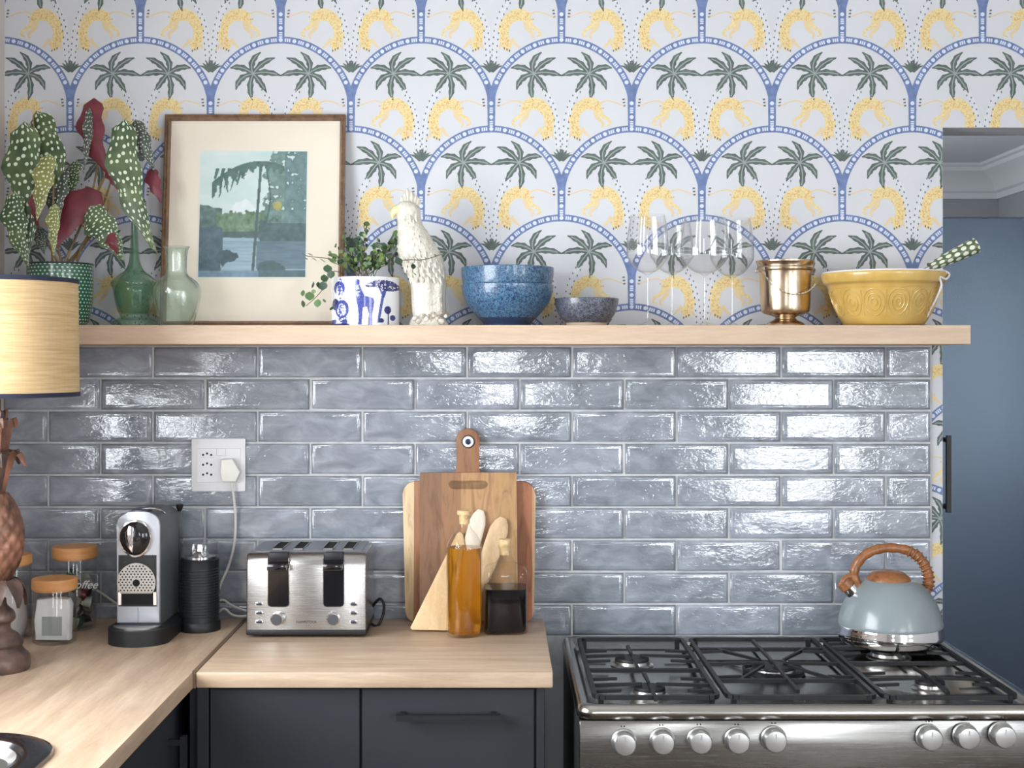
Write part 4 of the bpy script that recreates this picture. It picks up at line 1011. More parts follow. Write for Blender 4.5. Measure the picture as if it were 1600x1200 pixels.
g = G(); g.lathe(ox, OY, [(8*q, OZ(820)), (8.4*q, OZ(806.5)), (11*q, OZ(806)), (11.4*q, OZ(804)), (11.2*q, OZ(800)), (10*q, OZ(799)), (.001, OZ(799))], 24); obj('cork', g, M['cork'], oil)
VY_ = -.165; q = k(VY_); vx = X(790, VY_)
vin = thing('vinegar_bottle', 'squat square glass bottle of dark vinegar with a cork', 'bottle', (vx, VY_, CZ))
def VZ(py): return CZ+(984-py)*q
def sq_lathe(g, prof, sqr=True):
    rows = []
    for r, z, e in prof:
        ring = []
        for j in range(48):
            a = 2*PI*j/48; c, d = math.cos(a), math.sin(a); c = math.copysign(abs(c)**(2/e), c); d = math.copysign(abs(d)**(2/e), d); ring.append((vx+r*q*c, VY_+r*q*d, z))
        rows.append(ring)
    g.loft(rows)
g = G(); sq_lathe(g, [(31, CZ+.0005, 5), (34, CZ+.004, 6), (34.5, CZ+.01, 6), (34.5, VZ(895), 6), (34, VZ(888), 6), (30, VZ(882), 5), (16, VZ(877), 3), (10, VZ(868), 2), (9.5, VZ(855), 2), (12, VZ(854), 2), (12, VZ(850), 2), (8, VZ(849.5), 2)]); obj('glass_body', g, bgl, vin)
g = G(); sq_lathe(g, [(31, CZ+.006, 5), (32.2, CZ+.012, 6), (32.2, VZ(914), 6)]); obj('vinegar', g, mat('dark_vinegar', (12, 10, 13), .15, spec=.2), vin)
g = G(); g.lathe(vx-1*q, VY_, [(8.5*q, VZ(864)), (8.8*q, VZ(851)), (10*q, VZ(849)), (10.4*q, VZ(842)), (9.6*q, VZ(840)), (.001, VZ(840))], 24); obj('cork', g, M['cork'], vin)

# ================================================================== things on the shelf
SH = -.10; q = k(SH)
def sz(py, y=SH): return SZ+(508-py)*k(y)        # height above the shelf top from pixel rows

# framed print
FYB, FYT = -.058, -.004
def fr_y(z): return FYB+(FYT-FYB)*(z-SZ)/(.51)
def FP(px, py):
    z = Z(py, -.06); y = fr_y(z); return X(px, y), y, z
fx0, fx1, fz1 = X(251, -.06), X(536.5, -.06), Z(177, -.04)
frm = thing('framed_print', 'brown framed landscape print in cream mount leaning on the wall', 'picture', ((fx0+fx1)/2, FYB, SZ))
Mf = Matrix.Translation((fx0, FYB, SZ)) @ Matrix.Rotation(-math.atan2(FYT-FYB, .50), 4, 'X')
FW, FH = fx1-fx0, (fz1-SZ)/math.cos(math.atan2(FYT-FYB, .50)); mw = .0135
fm = wood('walnut_frame', (104, 78, 60), (140, 110, 84), (6, 6, 6), 6, .4, coat=.3)
for nm, a in (('frame_side', 0), ('frame_side', 1), ('frame_top', 2), ('frame_bottom', 3)):
    g = G(); sec = [(0, 0), (0, -.016), (.003, -.018), (.0055, -.014), (.009, -.0155), (mw, -.008), (mw, 0)]
    def pt(u, v, e):
        # u across the moulding, v depth, e end
        if a == 0: return (u, v, u if e == 0 else FH-u)
        if a == 1: return (FW-u, v, u if e == 0 else FH-u)
        if a == 2: return (u if e == 0 else FW-u, v, FH-u)
        return (u if e == 0 else FW-u, v, u)
    g.prism(sec, lambda u, v: Mf @ Vector(pt(u, v, 0)), lambda u, v: Mf @ Vector(pt(u, v, 1))); obj(nm, g, fm, frm)
g = G(); g.box(mw*.6, FW-mw*.6, -.004, -.001, mw*.6, FH-mw*.6, M=Mf); mnt = obj('mount', g, mat('cream_mount', (236, 226, 210), .8, var=.015, vscale=6), frm)
# art print
s0 = 1/(k(-.06)); lx0, lx1 = (308-251)/(536.5-251)*FW, (476-251)/(536.5-251)*FW; lz1 = FH*(508-234)/(508-177); lz0 = FH*(508-431)/(508-177)
def art(U, V):
    A = 215+U*540; Bz = 870-V*635        # zoomed-picture units, row 235 at the top
    n1 = vnoise(A/60, Bz/60, 5); n2 = vnoise(A/22+9, Bz/22+4, 4); n3 = vnoise(A/110+3, Bz/40, 3)
    C = np.zeros(U.shape+(3,)); sky = np.stack([190+30*n3, 216+14*n3, 214+14*n3], -1); C[:] = sky
    def put(mask, c, v=0, nz=None):
        c = np.array(c, float); nz = n2 if nz is None else nz; C[mask] = c+((nz[mask]-.5)*v)[:, None]
    cloud = inpoly(A, Bz+30*(n1-.5), [(360, 540), (400, 490), (450, 470), (480, 500), (520, 560)]); put(cloud, (222, 232, 234), 10)
    put((Bz > 500+70*(n1-.3)) & (A < 330) & (Bz < 700), (92, 118, 116), 60)
    put((Bz > 535+45*(n2-.3)) & (Bz < 650) & (A > 300), (108, 136, 112), 80)
    lake = (Bz > 645) & (Bz < 870); put(lake, (148, 174, 186), 40, vnoise(A/90, Bz/9, 3))
    put((Bz > 640) & (Bz < 668+10*n2) & (A > 330), (88, 108, 108), 30)
    put((Bz > 620) & (A < 310+50*n1), (86, 108, 120), 40)
    put(inpoly(A+40*(n2-.5), Bz+40*(n1-.5), [(300, 760), (350, 730), (410, 750), (400, 790), (330, 815)]), (74, 96, 104), 30)
    put((A > 515+40*(n1-.5)) & (Bz > 590+30*(n2-.5)) & (Bz < 700), (86, 110, 112), 40)
    put((A > 505) & (Bz > 690) & (Bz < 830), (104, 128, 140), 30, vnoise(A/70, Bz/10, 3))
    put(inpoly(A, Bz+40*(n2-.5), [(520, 800), (590, 785), (650, 810), (660, 870), (500, 870)]), (84, 108, 112), 25)
    rt = (A > 560+90*(n1-.5)+np.clip((330-Bz)*.4, 0, 60)) & (Bz < 600); put(rt & (n2 > .30), (112, 140, 136), 60)
    put(rt & (n2 > .25) & (A > 640), (104, 132, 134), 50)
    # tree fern: umbrella of drooping fronds on a thin trunk
    arc = 292+((A-520)/230.0)**2*95; can = (A > 268+14*n1) & (A < 640) & (Bz > arc-8) & (Bz < arc+18+(26+60*np.clip((520-A)/180, 0, 1))*((n2+.5*np.sin(A/6.0+n1*9)))*.9)
    put(can, (84, 116, 108), 50)
    for sx_, ln in ((360, 75), (395, 95), (420, 60), (330, 45), (300, 30)):
        m1 = (np.abs(A-(sx_-(Bz-330)*.25)) < 9-(Bz-330)/14) & (Bz > 320) & (Bz < 345+ln); put(m1, (88, 118, 110), 30)
    tr = (np.abs(A-(522-(Bz-300)*.06)) < 7) & (Bz > 300) & (Bz < 850); put(tr, (80, 104, 104), 20)
    tr = (np.abs(A-(560+12*np.sin(Bz/60.0))) < 4) & (Bz > 300) & (Bz < 600); put(tr, (84, 106, 104), 20)
    put(((A-610)**2/30**2+(Bz-512)**2/22**2 < 1) & (n2 > .50), (160, 156, 92), 60)
    put((Bz > 838) & (A < 520), (120, 148, 168), 40)
    put((Bz > 835) & (A >= 520), (90, 116, 124), 25)
    return C
painted('art_print', 168, 196, lambda u, v: Mf @ Vector((lx0+(lx1-lx0)*u, -.0046, lz0+(lz1-lz0)*v)), art, attr_mat('print_ink', .6), mnt)
g = G(); g.box(lx0-.004, lx1+.004, -.0044, -.0039, lz0-.005, lz1+.004, M=Mf); obj('print_border', g, mat('print_paper', (226, 226, 216), .8), mnt)
g = G(); g.box(mw*.7, FW-mw*.7, -.0075, -.0062, mw*.7, FH-mw*.7, M=Mf); obj('glass_pane', g, M['pane'], frm)

# begonia in dotted pot
BY = -.115; q = k(BY); bx = X(94, BY)
beg = thing('potted_begonia', 'tall spotted begonia with red-backed leaves in a green dotted pot', 'potted plant', (bx, BY, SZ))
pm = dots_mat('green_dotted_glaze', (52, 98, 78), (186, 208, 190), 42, 22, .24, .2, .5, 1.0)
g = G(); pt_ = sz(411, BY); g.lathe(bx, BY, smooth_prof([(36*q, SZ), (43*q, SZ+.012), (48.5*q, SZ+.05), (50*q, SZ+.09), (50*q, pt_-.004), (49*q, pt_), (47*q, pt_-.002), (46*q, pt_-.02)], 4), 64); pot = obj('pot', g, pm, beg)
g = G(); g.tube([(bx+49.5*q*math.cos(a), BY+49.5*q*math.sin(a), pt_) for a in [2*PI*j/48 for j in range(48)]], .0022, 6, closed=True); obj('pot_rim', g, mat('rim_dark', (36, 46, 50), .3), pot)
g = G(); g.lathe(bx, BY, [(46.5*q, pt_-.02), (46.5*q, pt_-.012), (.001, pt_-.008)], 32); obj('soil', g, mat('soil', (58, 46, 40), .9, bump=.6, bscale=120), pot)
def leaf_mat(name, base, var, dot, sc, th):
    n = N(name); uv = n.n('ShaderNodeTexCoord').outputs['UV']; mp = n.n('ShaderNodeMapping', {0: uv}); mp.inputs['Scale'].default_value = (sc*.42, sc, 1)
    vo = n.n('ShaderNodeTexVoronoi', {'Vector': mp.outputs[0], 'Scale': 1.0, 'Randomness': .62}, voronoi_dimensions='2D')
    nz = n.noise(n.coord('Object'), 18, 3); gcol = n.ramp(nz, [(.35, lin(base)), (.65, lin(var))])
    n.set(Base_Color=n.mix(n.math('LESS_THAN', vo.outputs['Distance'], th), gcol, lin(dot)), Roughness=.42)
    return n.m
LG = leaf_mat('spotted_leaf', (58, 80, 52), (96, 114, 74), (216, 226, 204), 17, .23)
LD = leaf_mat('dark_spotted_leaf', (56, 62, 58), (78, 86, 74), (190, 198, 184), 15, .21)
LY_ = leaf_mat('yellow_spotted_leaf', (106, 122, 64), (142, 142, 82), (226, 226, 200), 15, .23)
RD = mat('red_leaf_back', (106, 42, 52), .45, var=.15, vscale=25)
def big_leaf(base_px, tip_px, wd_px, y0, y1, front, back, bend=0, yaw=0.0, asym=.25, wave=.17, flip=False):
    a = P(base_px[0], base_px[1], y0); b = P(tip_px[0], tip_px[1], y1); d = b-a; L = d.length
    perp = Vector((-d.z, 0, d.x)).normalized(); ctrl = (a+b)/2+perp*bend*L+Vector((0, -.02, 0))
    c = bez(a, ctrl, b, n=16); nb = Vector((math.sin(yaw), -math.cos(yaw), .1)).normalized(); rows = []; w_ = wd_px*k(y0)/2
    g = G(); front_rows, back_rows = [], []
    for i, p in enumerate(c):
        t = i/16; tg = (c[min(i+1, 16)]-c[max(i-1, 0)]).normalized(); sd = tg.cross(nb).normalized(); nn = sd.cross(tg).normalized()
        pw = (math.sin(PI*min(1, t**.62))**.75)*(1-.35*t) if t > 0 else 0
        pw = max(pw, .02); fr_, bk_ = [], []
        for s_ in (-1, -.72, -.4, 0, .4, .72, 1):
            ww = w_*pw*1.25*(1+asym*(1 if s_ > 0 else -1))*(1+wave*math.sin(t*19+(2 if s_ > 0 else 0))*abs(s_))
            off = nn*(-.22*ww*s_*s_ + .06*ww*math.sin(t*14+s_*3)); e = p+sd*s_*ww+off
            if i == 0 and False: pass
            fr_.append(e+nn*.0005*(1-abs(s_))); bk_.append(e-nn*.0005)
        front_rows.append(fr_); back_rows.append(bk_)
    g.mi = 0; g.grid(front_rows, uvs=[j/16 for j in range(17)]); g.mi = 1; g.grid(back_rows)
    me = bpy.data.meshes.new('leaf'); bmesh.ops.remove_doubles(g.bm, verts=g.bm.verts[:], dist=1e-6)
    o = obj('leaf', g, [front, back] if not flip else [back, front], beg, ang=180, recalc=False); return o
LV = [((38, 190), (42, 412), 52, -.15, -.19, LG, RD, .06, .1), ((57, 174), (92, 352), 50, -.12, -.17, LG, RD, .12, -.15), ((78, 240), (58, 345), 29, -.19, -.22, LY_, RD, .05, .1),
      ((94, 262), (84, 352), 38, -.15, -.17, LD, RD, .05, -.2), ((196, 186), (246, 396), 44, -.15, -.15, LG, RD, -.12, .15), ((147, 153), (172, 275), 40, -.10, -.12, RD, LG, -.16, -.2),
      ((212, 187), (242, 268), 25, -.12, -.11, LD, RD, .06, .2), ((238, 262), (253, 318), 20, -.10, -.11, RD, RD, .0, .2), ((158, 300), (88, 388), 46, -.13, -.17, RD, RD, -.12, .1),
      ((140, 322), (194, 408), 42, -.17, -.19, LG, RD, .10, .1), ((140, 168), (130, 272), 13, -.11, -.12, LD, RD, .10, .3), ((172, 364), (184, 398), 17, -.20, -.20, RD, RD, .1, 0),
      ((24, 300), (46, 418), 34, -.19, -.21, LG, RD, -.06, .1), ((56, 300), (58, 354), 17, -.21, -.20, RD, RD, .1, .2), ((86, 318), (84, 402), 18, -.22, -.23, LY_, RD, .05, .1),
      ((120, 250), (112, 330), 30, -.09, -.11, LG, RD, -.1, -.3), ((206, 300), (232, 352), 26, -.08, -.09, LG, RD, .1, .1), ((166, 262), (186, 300), 12, -.12, -.13, RD, RD, .1, .1), ((60, 355), (70, 398), 20, -.14, -.15, LD, RD, .1, .1)]
for L in LV: big_leaf(*L)
stm = mat('reddish_stem', (128, 104, 66), .5, var=.2, vscale=20)
for pts in ([(96, 412, -.12), (80, 330, -.12), (62, 250, -.12), (52, 190, -.13), (57, 174, -.12)], [(100, 412, -.12), (135, 330, -.11), (152, 260, -.10), (154, 200, -.10), (147, 153, -.10)], [(104, 412, -.11), (150, 360, -.12), (170, 320, -.13), (158, 300, -.13)],
            [(110, 412, -.11), (140, 370, -.10), (168, 300, -.10), (190, 220, -.10), (212, 187, -.12)], [(82, 412, -.14), (81, 350, -.17), (84, 280, -.18), (78, 240, -.19)], [(92, 412, -.12), (60, 350, -.14), (34, 260, -.14), (38, 190, -.15)], [(152, 300, -.11), (180, 240, -.13), (190, 200, -.14), (196, 186, -.15)], [(120, 408, -.12), (130, 380, -.13), (150, 345, -.16), (140, 322, -.17)]):
    g = G(); sp2 = spline([P(*p) for p in pts], 5); g.tube(sp2, [.0030-.0016*i/len(sp2) for i in range(len(sp2))], 7); obj('stem', g, stm, beg)

# green vases
def vase(name, label, cx, y, prof, m, liquid=None):
    q = k(y); x = X(cx, y); t = [(r*q, SZ+(508-py)*q+.0004) for r, py in prof]
    g = G(); g.lathe(x, y, smooth_prof(t, 5), 56); o = obj(name, g, m); return tag(recentre(o, (x, y, SZ)), label, 'vase')
g1 = thin_glass('deep_green_glass', (.80, .89, .83), refl=1.5, body=.22, bodyc=(92, 134, 106), bump=.1)
vase('bottle_vase', 'deep green glass vase with a thin tall neck', 210, -.12, [(30, 508), (34, 506), (33, 500), (24, 495), (22, 491), (27, 480), (31, 462), (33, 450), (36, 444), (35, 438), (24, 428), (14, 420), (9, 408), (7, 390), (5.5, 365), (4.5, 335), (4, 330), (3.2, 331), (4, 365), (7, 405), (20, 430), (30, 448), (28, 465), (20, 488)], g1)
g2 = thin_glass('pale_green_glass', (.945, .975, .955), refl=1.8, body=.06, bodyc=(160, 196, 176), bump=.6, bscale=110)
vase('bulbous_vase', 'pale clear green crackled glass vase with a flared lip', 276, -.15, [(22, 508), (25, 506), (31, 490), (36, 468), (37, 452), (33, 441), (24, 433), (17, 427), (15.5, 418), (16, 400), (18, 388), (20, 385), (19, 384), (15, 390), (14, 418), (16, 428), (30, 443), (33.5, 455), (32, 472), (26, 492), (20, 501)], g2)

# white pot with blue animals, creeping fig
IY = -.14; q = k(IY); ix = X(571, IY); ir = 53*q; izt = sz(434, IY)
cre = thing('potted_ivy', 'trailing small-leaved plant in a white pot with blue animal drawings', 'potted plant', (ix, IY, SZ))
def potpaint(U, V):
    ang = PI+U*PI          # front half, left to right
    A = 740+350*np.cos(ang); Bz = 1120-V*500
    C = np.zeros(U.shape+(3,)); C[:] = (234, 236, 242); n = vnoise(A/14, Bz/14, 3); bl = (74, 84, 158); dk = (40, 44, 110)
    def put(m, c): C[m] = np.array(c)+((n[m]-.5)*70)[:, None]
    def el(x, y, a, b): return ((A-x)/a)**2+((Bz-y)/b)**2 < 1
    put(inpoly(A, Bz, [(665, 660), (690, 640), (718, 650), (715, 700), (740, 760), (770, 815), (850, 835), (862, 870), (850, 960), (838, 1010), (842, 1115), (800, 1115), (808, 1000), (790, 930), (750, 935), (742, 1000), (738, 1112), (700, 1112), (706, 1010), (690, 900), (672, 830), (668, 740)]), bl)
    C[(inpoly(A, Bz, [(678, 690), (700, 690), (725, 790), (700, 860), (682, 800)])) & (n > .5)] = (214, 218, 236)
    put((np.abs(A-(950-(Bz-780)*.16)) < 13) & (Bz > 760) & (Bz < 1090), bl)
    put((np.abs(A-(990-(Bz-700)*.3)) < 8) & (Bz > 700) & (Bz < 830), bl); put((np.abs(A-(900+(Bz-700)*.4)) < 8) & (Bz > 690) & (Bz < 800), bl)
    put((el(940, 690, 130, 42) | el(1010, 720, 90, 45) | el(850, 705, 80, 25)) & (n > .35), dk)
    put(el(990, 960, 32, 42) | el(1035, 1040, 25, 30) | el(930, 1070, 25, 24), dk); put((np.abs(A-995) < 6) & (Bz > 960) & (Bz < 1110), dk)
    put(el(500, 730, 62, 70) & ~el(500, 760, 36, 62), bl); put(el(512, 740, 28, 110) & (n > .45), bl)
    put(el(455, 900, 42, 60), dk); put(el(530, 950, 75, 95) & ~el(525, 960, 50, 66), bl); put(el(535, 1000, 50, 110) & (n > .52), bl)
    put((Bz > 1060) & (el(430, 1070, 35, 40) | el(560, 1090, 30, 50)), bl); put((Bz > 1104) & (A < 620), dk)
    return C
painted('pot_front', 200, 96, lambda u, v: (ix+ir*math.cos(PI+u*PI), IY+ir*math.sin(PI+u*PI), SZ+.0005+(izt-SZ-.0005)*v), potpaint, attr_mat('white_blue_glaze', .2, .5), cre)
g = G(); rows = [[(ix+r*math.cos(PI*j/24), IY+r*math.sin(PI*j/24), z) for j in range(25)] for r, z in ((ir, SZ+.0005), (ir, izt))]; g.grid(rows)
gw = mat('white_glaze', (234, 236, 242), .2, coat=.5); obj('pot_back', g, gw, cre)
g = G(); g.lathe(ix, IY, [(ir, izt-.0005), (ir, izt+.0015), (ir-.003, izt+.002), (ir-.004, izt-.012), (.001, izt-.010)], 48); obj('pot_rim', g, gw, cre)
g = G(); g.lathe(ix, IY, [(ir-.0042, izt-.011), (ir-.0042, izt-.005), (.001, izt-.002)], 32); obj('soil', g, mat('soil', (46, 42, 38), .9, bump=.6, bscale=120), cre)
def small_leaf_mesh(m):
    g = G(); rows = []
    for i in range(5):
        t = i/4; w_ = max(math.sin(PI*t)**.6, .03)*.46; rows.append([(-w_, t, .10*w_), (0, t, -.02), (w_, t, .10*w_)])
    g.grid(rows); me = bpy.data.meshes.new('leaf'); g.bm.to_mesh(me); g.bm.free(); me.materials.append(m); me.shade_smooth(); return me
lms = [small_leaf_mesh(mat('leaf_green', c, .45)) for c in ((52, 84, 54), (84, 116, 66), (116, 136, 82), (44, 68, 50))]
def put_leaf(p, size, mi, facing=None, parent=None):
    o = bpy.data.objects.new('leaf', lms[mi]); COL.objects.link(o); o.parent = parent
    o.location = Vector(p)-root_loc(parent); o.scale = (size*1.2, size, size)
    o.rotation_euler = facing or (random.uniform(.6, 2.4), random.uniform(-.8, .8), random.uniform(-3, 3)); return o
vine_m = mat('vine_stem', (96, 84, 62), .6)
rnd = random.Random(11)
ends = [(528, 388), (540, 372), (556, 378), (572, 371), (590, 380), (606, 386), (618, 376), (533, 402), (512, 398), (550, 394), (585, 396), (602, 402), (622, 398), (564, 402), (578, 408), (520, 410), (612, 412), (545, 410), (628, 364), (573, 352)]
for (ex, ey) in ends:
    y1 = IY+rnd.uniform(-.06, .05); a = Vector((ix+rnd.uniform(-.02, .02), IY+rnd.uniform(-.02, .02), izt-.006)); b = P(ex, ey, y1); c = (a+b)/2+Vector((0, 0, .012))
    cv = bez(a, c, b, n=8); g = G(); g.tube(cv, .0009, 5); obj('vine', g, vine_m, cre)
    for j in (3, 4, 5, 6, 7, 8):
        for s_ in (0, 1):
            put_leaf(cv[j]+Vector((rnd.uniform(-.006, .006), rnd.uniform(-.008, .008), rnd.uniform(-.004, .004))), rnd.uniform(.009, .014), rnd.choice((0, 1, 1, 2, 3, 2)), (rnd.uniform(.9, 2.2), rnd.uniform(-.8, .8), rnd.uniform(-1.5, 1.5)), cre)
def trail(pts, leaves, sz_):
    cv = spline([P(*p) for p in pts], 6); g = G(); g.tube(cv, .0009, 5); obj('vine', g, vine_m, cre)
    for (a, b, y, s_, mi, rx, rz) in leaves: put_leaf(P(a, b, y)-Vector((0, 0, s_*sz_*.4)), s_*sz_, mi, (rx, 0, rz), cre)
fr_ = 1.45
trail([(536, 428, -.17), (522, 424, -.20), (512, 436, -.21), (504, 452, -.215), (492, 466, -.22), (478, 478, -.22)],
      [(512, 421, -.215, .019, 0, fr_, .3), (517, 430, -.22, .019, 3, fr_, -.4), (507, 436, -.22, .018, 0, fr_, .6), (504, 448, -.22, .021, 3, fr_, -.1), (498, 446, -.22, .014, 0, fr_, .9), (487, 446, -.22, .016, 1, 1.9, 1.4), (473, 459, -.22, .015, 1, fr_, -.8), (484, 464, -.225, .021, 1, fr_, .4), (474, 476, -.225, .017, 1, fr_, 1.2), (496, 475, -.225, .019, 1, fr_, -.5), (508, 470, -.22, .010, 2, 1.0, 1.0), (516, 482, -.22, .011, 0, 2.2, 1.0), (490, 456, -.22, .010, 2, fr_, 0)], 1)
trail([(532, 408, -.15), (514, 404, -.17), (496, 402, -.18), (480, 400, -.18), (472, 396, -.18)],
      [(488, 396, -.18, .014, 2, .5, 1.2), (495, 404, -.18, .015, 2, .6, 1.8), (508, 406, -.18, .015, 1, .6, 1.4), (480, 403, -.18, .010, 2, .5, .9), (518, 405, -.18, .014, 2, .8, 1.0), (524, 399, -.17, .014, 2, .9, .6)], 1)
trail([(604, 414, -.18), (622, 408, -.21), (640, 406, -.225), (660, 406, -.225), (676, 402, -.225), (694, 396, -.22)],
      [(623, 409, -.22, .017, 3, fr_, .3), (646, 417, -.228, .013, 3, fr_, .7), (655, 405, -.228, .013, 3, .9, 1.4), (668, 403, -.228, .010, 3, .8, 1.5), (682, 399, -.225, .009, 3, .9, 1.2), (636, 405, -.225, .010, 0, .8, 1.5), (650, 428, -.228, .009, 2, .8, 1.1)], 1)
trail([(623, 400, -.15), (626, 385, -.16), (622, 370, -.16)], [(620, 366, -.16, .018, 1, fr_, .4), (627, 372, -.165, .016, 1, fr_, -.6), (618, 380, -.16, .013, 0, fr_, 1.0)], 1)

# cockatoo figurine
PY = -.155; q = k(PY)
cock = thing('cockatoo_figurine', 'ivory white ceramic cockatoo with raised crest standing on a rock', 'figurine', (X(668, PY), PY, SZ))
def el_ring(px, py, hw, dep, y=PY, n=28, tilt=0):
    return [(X(px+hw*math.cos(2*PI*j/n), y), y+dep*q*math.sin(2*PI*j/n), sz(py, y)+tilt*q*hw*math.cos(2*PI*j/n)) for j in range(n)]
R_ = [(634, 313, 7, 6), (635, 316, 12, 12), (636, 321, 17, 16), (638, 328, 19, 18), (639, 340, 19, 18), (641, 350, 20, 20), (645, 362, 24, 24), (649, 375, 28, 27), (653, 388, 32, 30), (657, 400, 34, 31), (661, 412, 33, 30), (665, 424, 31, 28), (668, 436, 28, 25), (669, 450, 26, 22), (669, 465, 25, 20), (670, 480, 25, 18), (670, 492, 24, 17)]
sp3 = spline([(a, b, c) for a, b, c, d in R_], 3); sp4 = spline([(d, b, 0) for a, b, c, d in R_], 3)
g = G(); rows = [el_ring(v.x, v.y, v.z, u.x) for v, u in zip(sp3, sp4)]
for i, row in enumerate(rows):
    py = sp3[i].y
    for j, p in enumerate(row):
        c = Vector(((sum(x[0] for x in row)/len(row)), PY, p[2])); d = Vector(p)-c
        if py > 438: s_ = 1+.10*math.sin(j/28*2*PI*7)
        elif py > 345: s_ = 1+.055*math.sin(j*1.57+(i % 2)*PI)*(1 if i % 3 else .3)
        else: s_ = 1+.02*math.sin(j*1.57+i)
        row[j] = c+d*s_
g.loft(rows); cb = obj('body', g, M['ivory'], cock, ang=80)
for s_ in (-1, 1):
    g = G(); a = P(652+s_*10, 372, PY-.030 if s_ < 0 else PY+.02)
    for i in range(5):
        x0_ = 650+s_*14+i*3; blade(g, P(x0_-4, 372+i*3, PY-.030+i*.003), P(668+i*6-(6 if s_ < 0 else 0), 440+i*6, PY-.030+i*.006), P(648+i*8, 408, PY-.048+i*.005), .0085, .003, cup=.2)
    if s_ < 0: obj('wing', g, M['ivory'], cock, ang=60)
    else: g.bm.free()
g = G(); hwp = [(a, b, c, d) for a, b, c, d in R_]
for ri, py in enumerate(range(334, 432, 8)):
    for (a0, b0, c0, d0), (a1, b1, c1, d1) in zip(hwp, hwp[1:]):
        if b0 <= py < b1: t = (py-b0)/(b1-b0); cc_, hw_, dp_ = a0+(a1-a0)*t, c0+(c1-c0)*t, d0+(d1-d0)*t
    nn_ = max(3, int(hw_*2/9))
    for j in range(nn_):
        u = -1+2*(j+.5+(.5 if ri % 2 else 0)-.25)/nn_
        if abs(u) > .93: continue
        yy = PY-dp_*q*math.sqrt(1-u*u)*1.0; xx = cc_+u*hw_*.97
        blade(g, P(xx, py, yy+.002), P(xx+1.5, py+13, yy-.0028), P(xx, py+7, yy-.003), .0042, .0018, n=4, nrm=Vector((u*.8, -1, 0)), cup=.15)
obj('breast_feathers', g, M['ivory'], cock, ang=50)['kind'] = 'stuff'
for i, (tx, ty, bx_) in enumerate(((631, 301, 633), (636, 294, 637), (643, 299, 643), (650, 307, 648), (625, 308, 629), (655, 316, 652))):
    g = G(); blade(g, P(bx_, 322, PY-.004), P(tx, ty, PY+.002), P(bx_+3, 308, PY), .0075, .004, cup=.1); obj('crest_feather', g, M['ivory'], cock)
ylw = mat('yellowish_glaze', (222, 214, 160), .3, coat=.3)
g = G(); sp5 = bez(P(624, 328, PY-.004), P(611, 330, PY-.006), P(614, 344, PY-.006), n=8); g.tube(sp5, [9*q, 8.5*q, 8*q, 7*q, 6*q, 5*q, 3.6*q, 2.2*q, .6*q], 12); obj('beak', g, ylw, cock)
g = G(); g.ell(P(632, 330, PY-.019*1.15), (.0028, .002, .0028), 12, 8); obj('eye', g, mat('eye_grey', (96, 92, 80), .2), cock)
g = G(); rows = [el_ring(670, 508, 31, 24), el_ring(670, 505, 31, 24), el_ring(669, 497, 27, 21), el_ring(669, 488, 20, 16)]; g.loft(rows)
for i in range(9):
    a = i*.7; g.ell(P(648+i*6, 498+5*math.sin(i*2.1), PY-.030-.002*math.sin(i)), (.006+.002*math.sin(i*3), .006, .006), 10, 6)
for v in g.bm.verts: v.co += Vector(noise.noise_vector(v.co*70))*.0025*Vector((1, 1, 0)).length; v.co.z = max(v.co.z, SZ)
obj('rock_base', g, M['ivory'], cock, ang=80)
g = G()
for i in range(6): g.ell(P(670+i*4, 493+4*math.sin(i*2.2), PY-.034), (.0035, .003, .0035), 8, 6)
obj('flowers', g, mat('dusty_pink_glaze', (176, 156, 146), .4), cock)

# bowls
def bowl(name, label, cx, y, outer, m, group=None, rim=None, inner=.003, z0=None, glaze_in=None, n=64):
    q = k(y); x = X(cx, y); b0 = SZ+.0003 if z0 is None else z0; bot = outer[0][1]
    pr = smooth_prof([(r*q, b0+(bot-py)*q) for r, py in outer], 4); inn = [(max(r-inner, .001), max(z, b0+.006)) for r, z in pr[::-1] if r > inner]
    g = G(); g.lathe(x, y, pr+[(pr[-1][0]-inner*.5, pr[-1][1]+.0012)]+inn+[(.001, b0+.006)], n)
    o = obj(name, g, m); return tag(recentre(o, (x, y, b0)), label, 'bowl', group), x, y
def speckle(name, c1, c2, sc, th=.5, rough=.3, bandz=None):
    n = N(name); co = n.coord('Object'); f = n.noise(co, sc, 2, .5, 1.5); n.set(Base_Color=n.ramp(f, [(th-.03, lin(c1)), (th+.03, lin(c2))]), Roughness=rough, Coat_Weight=.5, Coat_Roughness=.12)
    if bandz is not None:
        sp = n.n('ShaderNodeSeparateXYZ', {0: co}); base = n.b.inputs['Base Color'].links[0].from_socket
        n.set(Base_Color=n.mix(n.math('LESS_THAN', sp.outputs[2], bandz), base, lin((40, 58, 92))))
    n.bump(f, .35, .0015); return n.m
blu = speckle('blue_mottled_glaze', (34, 60, 98), (86, 126, 156), 230, bandz=.020)
bowl('serving_bowl', 'mottled blue footed bowl, the lower of the stacked pair', 793, -.115, [(36, 506), (38, 500), (48, 490), (60, 476), (68, 462), (71.5, 448), (72, 442)], blu, 'stacked blue bowls')
q = k(-.115); bowl('serving_bowl', 'mottled blue bowl, the upper of the stacked pair', 793, -.115, [(30, 480), (50, 470), (64, 454), (69.5, 440), (72, 426), (72.3, 415)], blu, 'stacked blue bowls', z0=SZ+.0003+(506-480)*q)
sm = speckle('dark_speckled_glaze', (58, 62, 76), (108, 112, 124), 220)
_, sbx, sby = bowl('small_bowl', 'small dark grey speckled bowl with an unglazed foot', 916.5, -.12, [(31, 501), (33, 499), (42, 490), (48, 476), (50, 465), (50.3, 463)], sm, z0=SZ+.0075)
bowl_o = bpy.context.scene.objects['small_bowl']
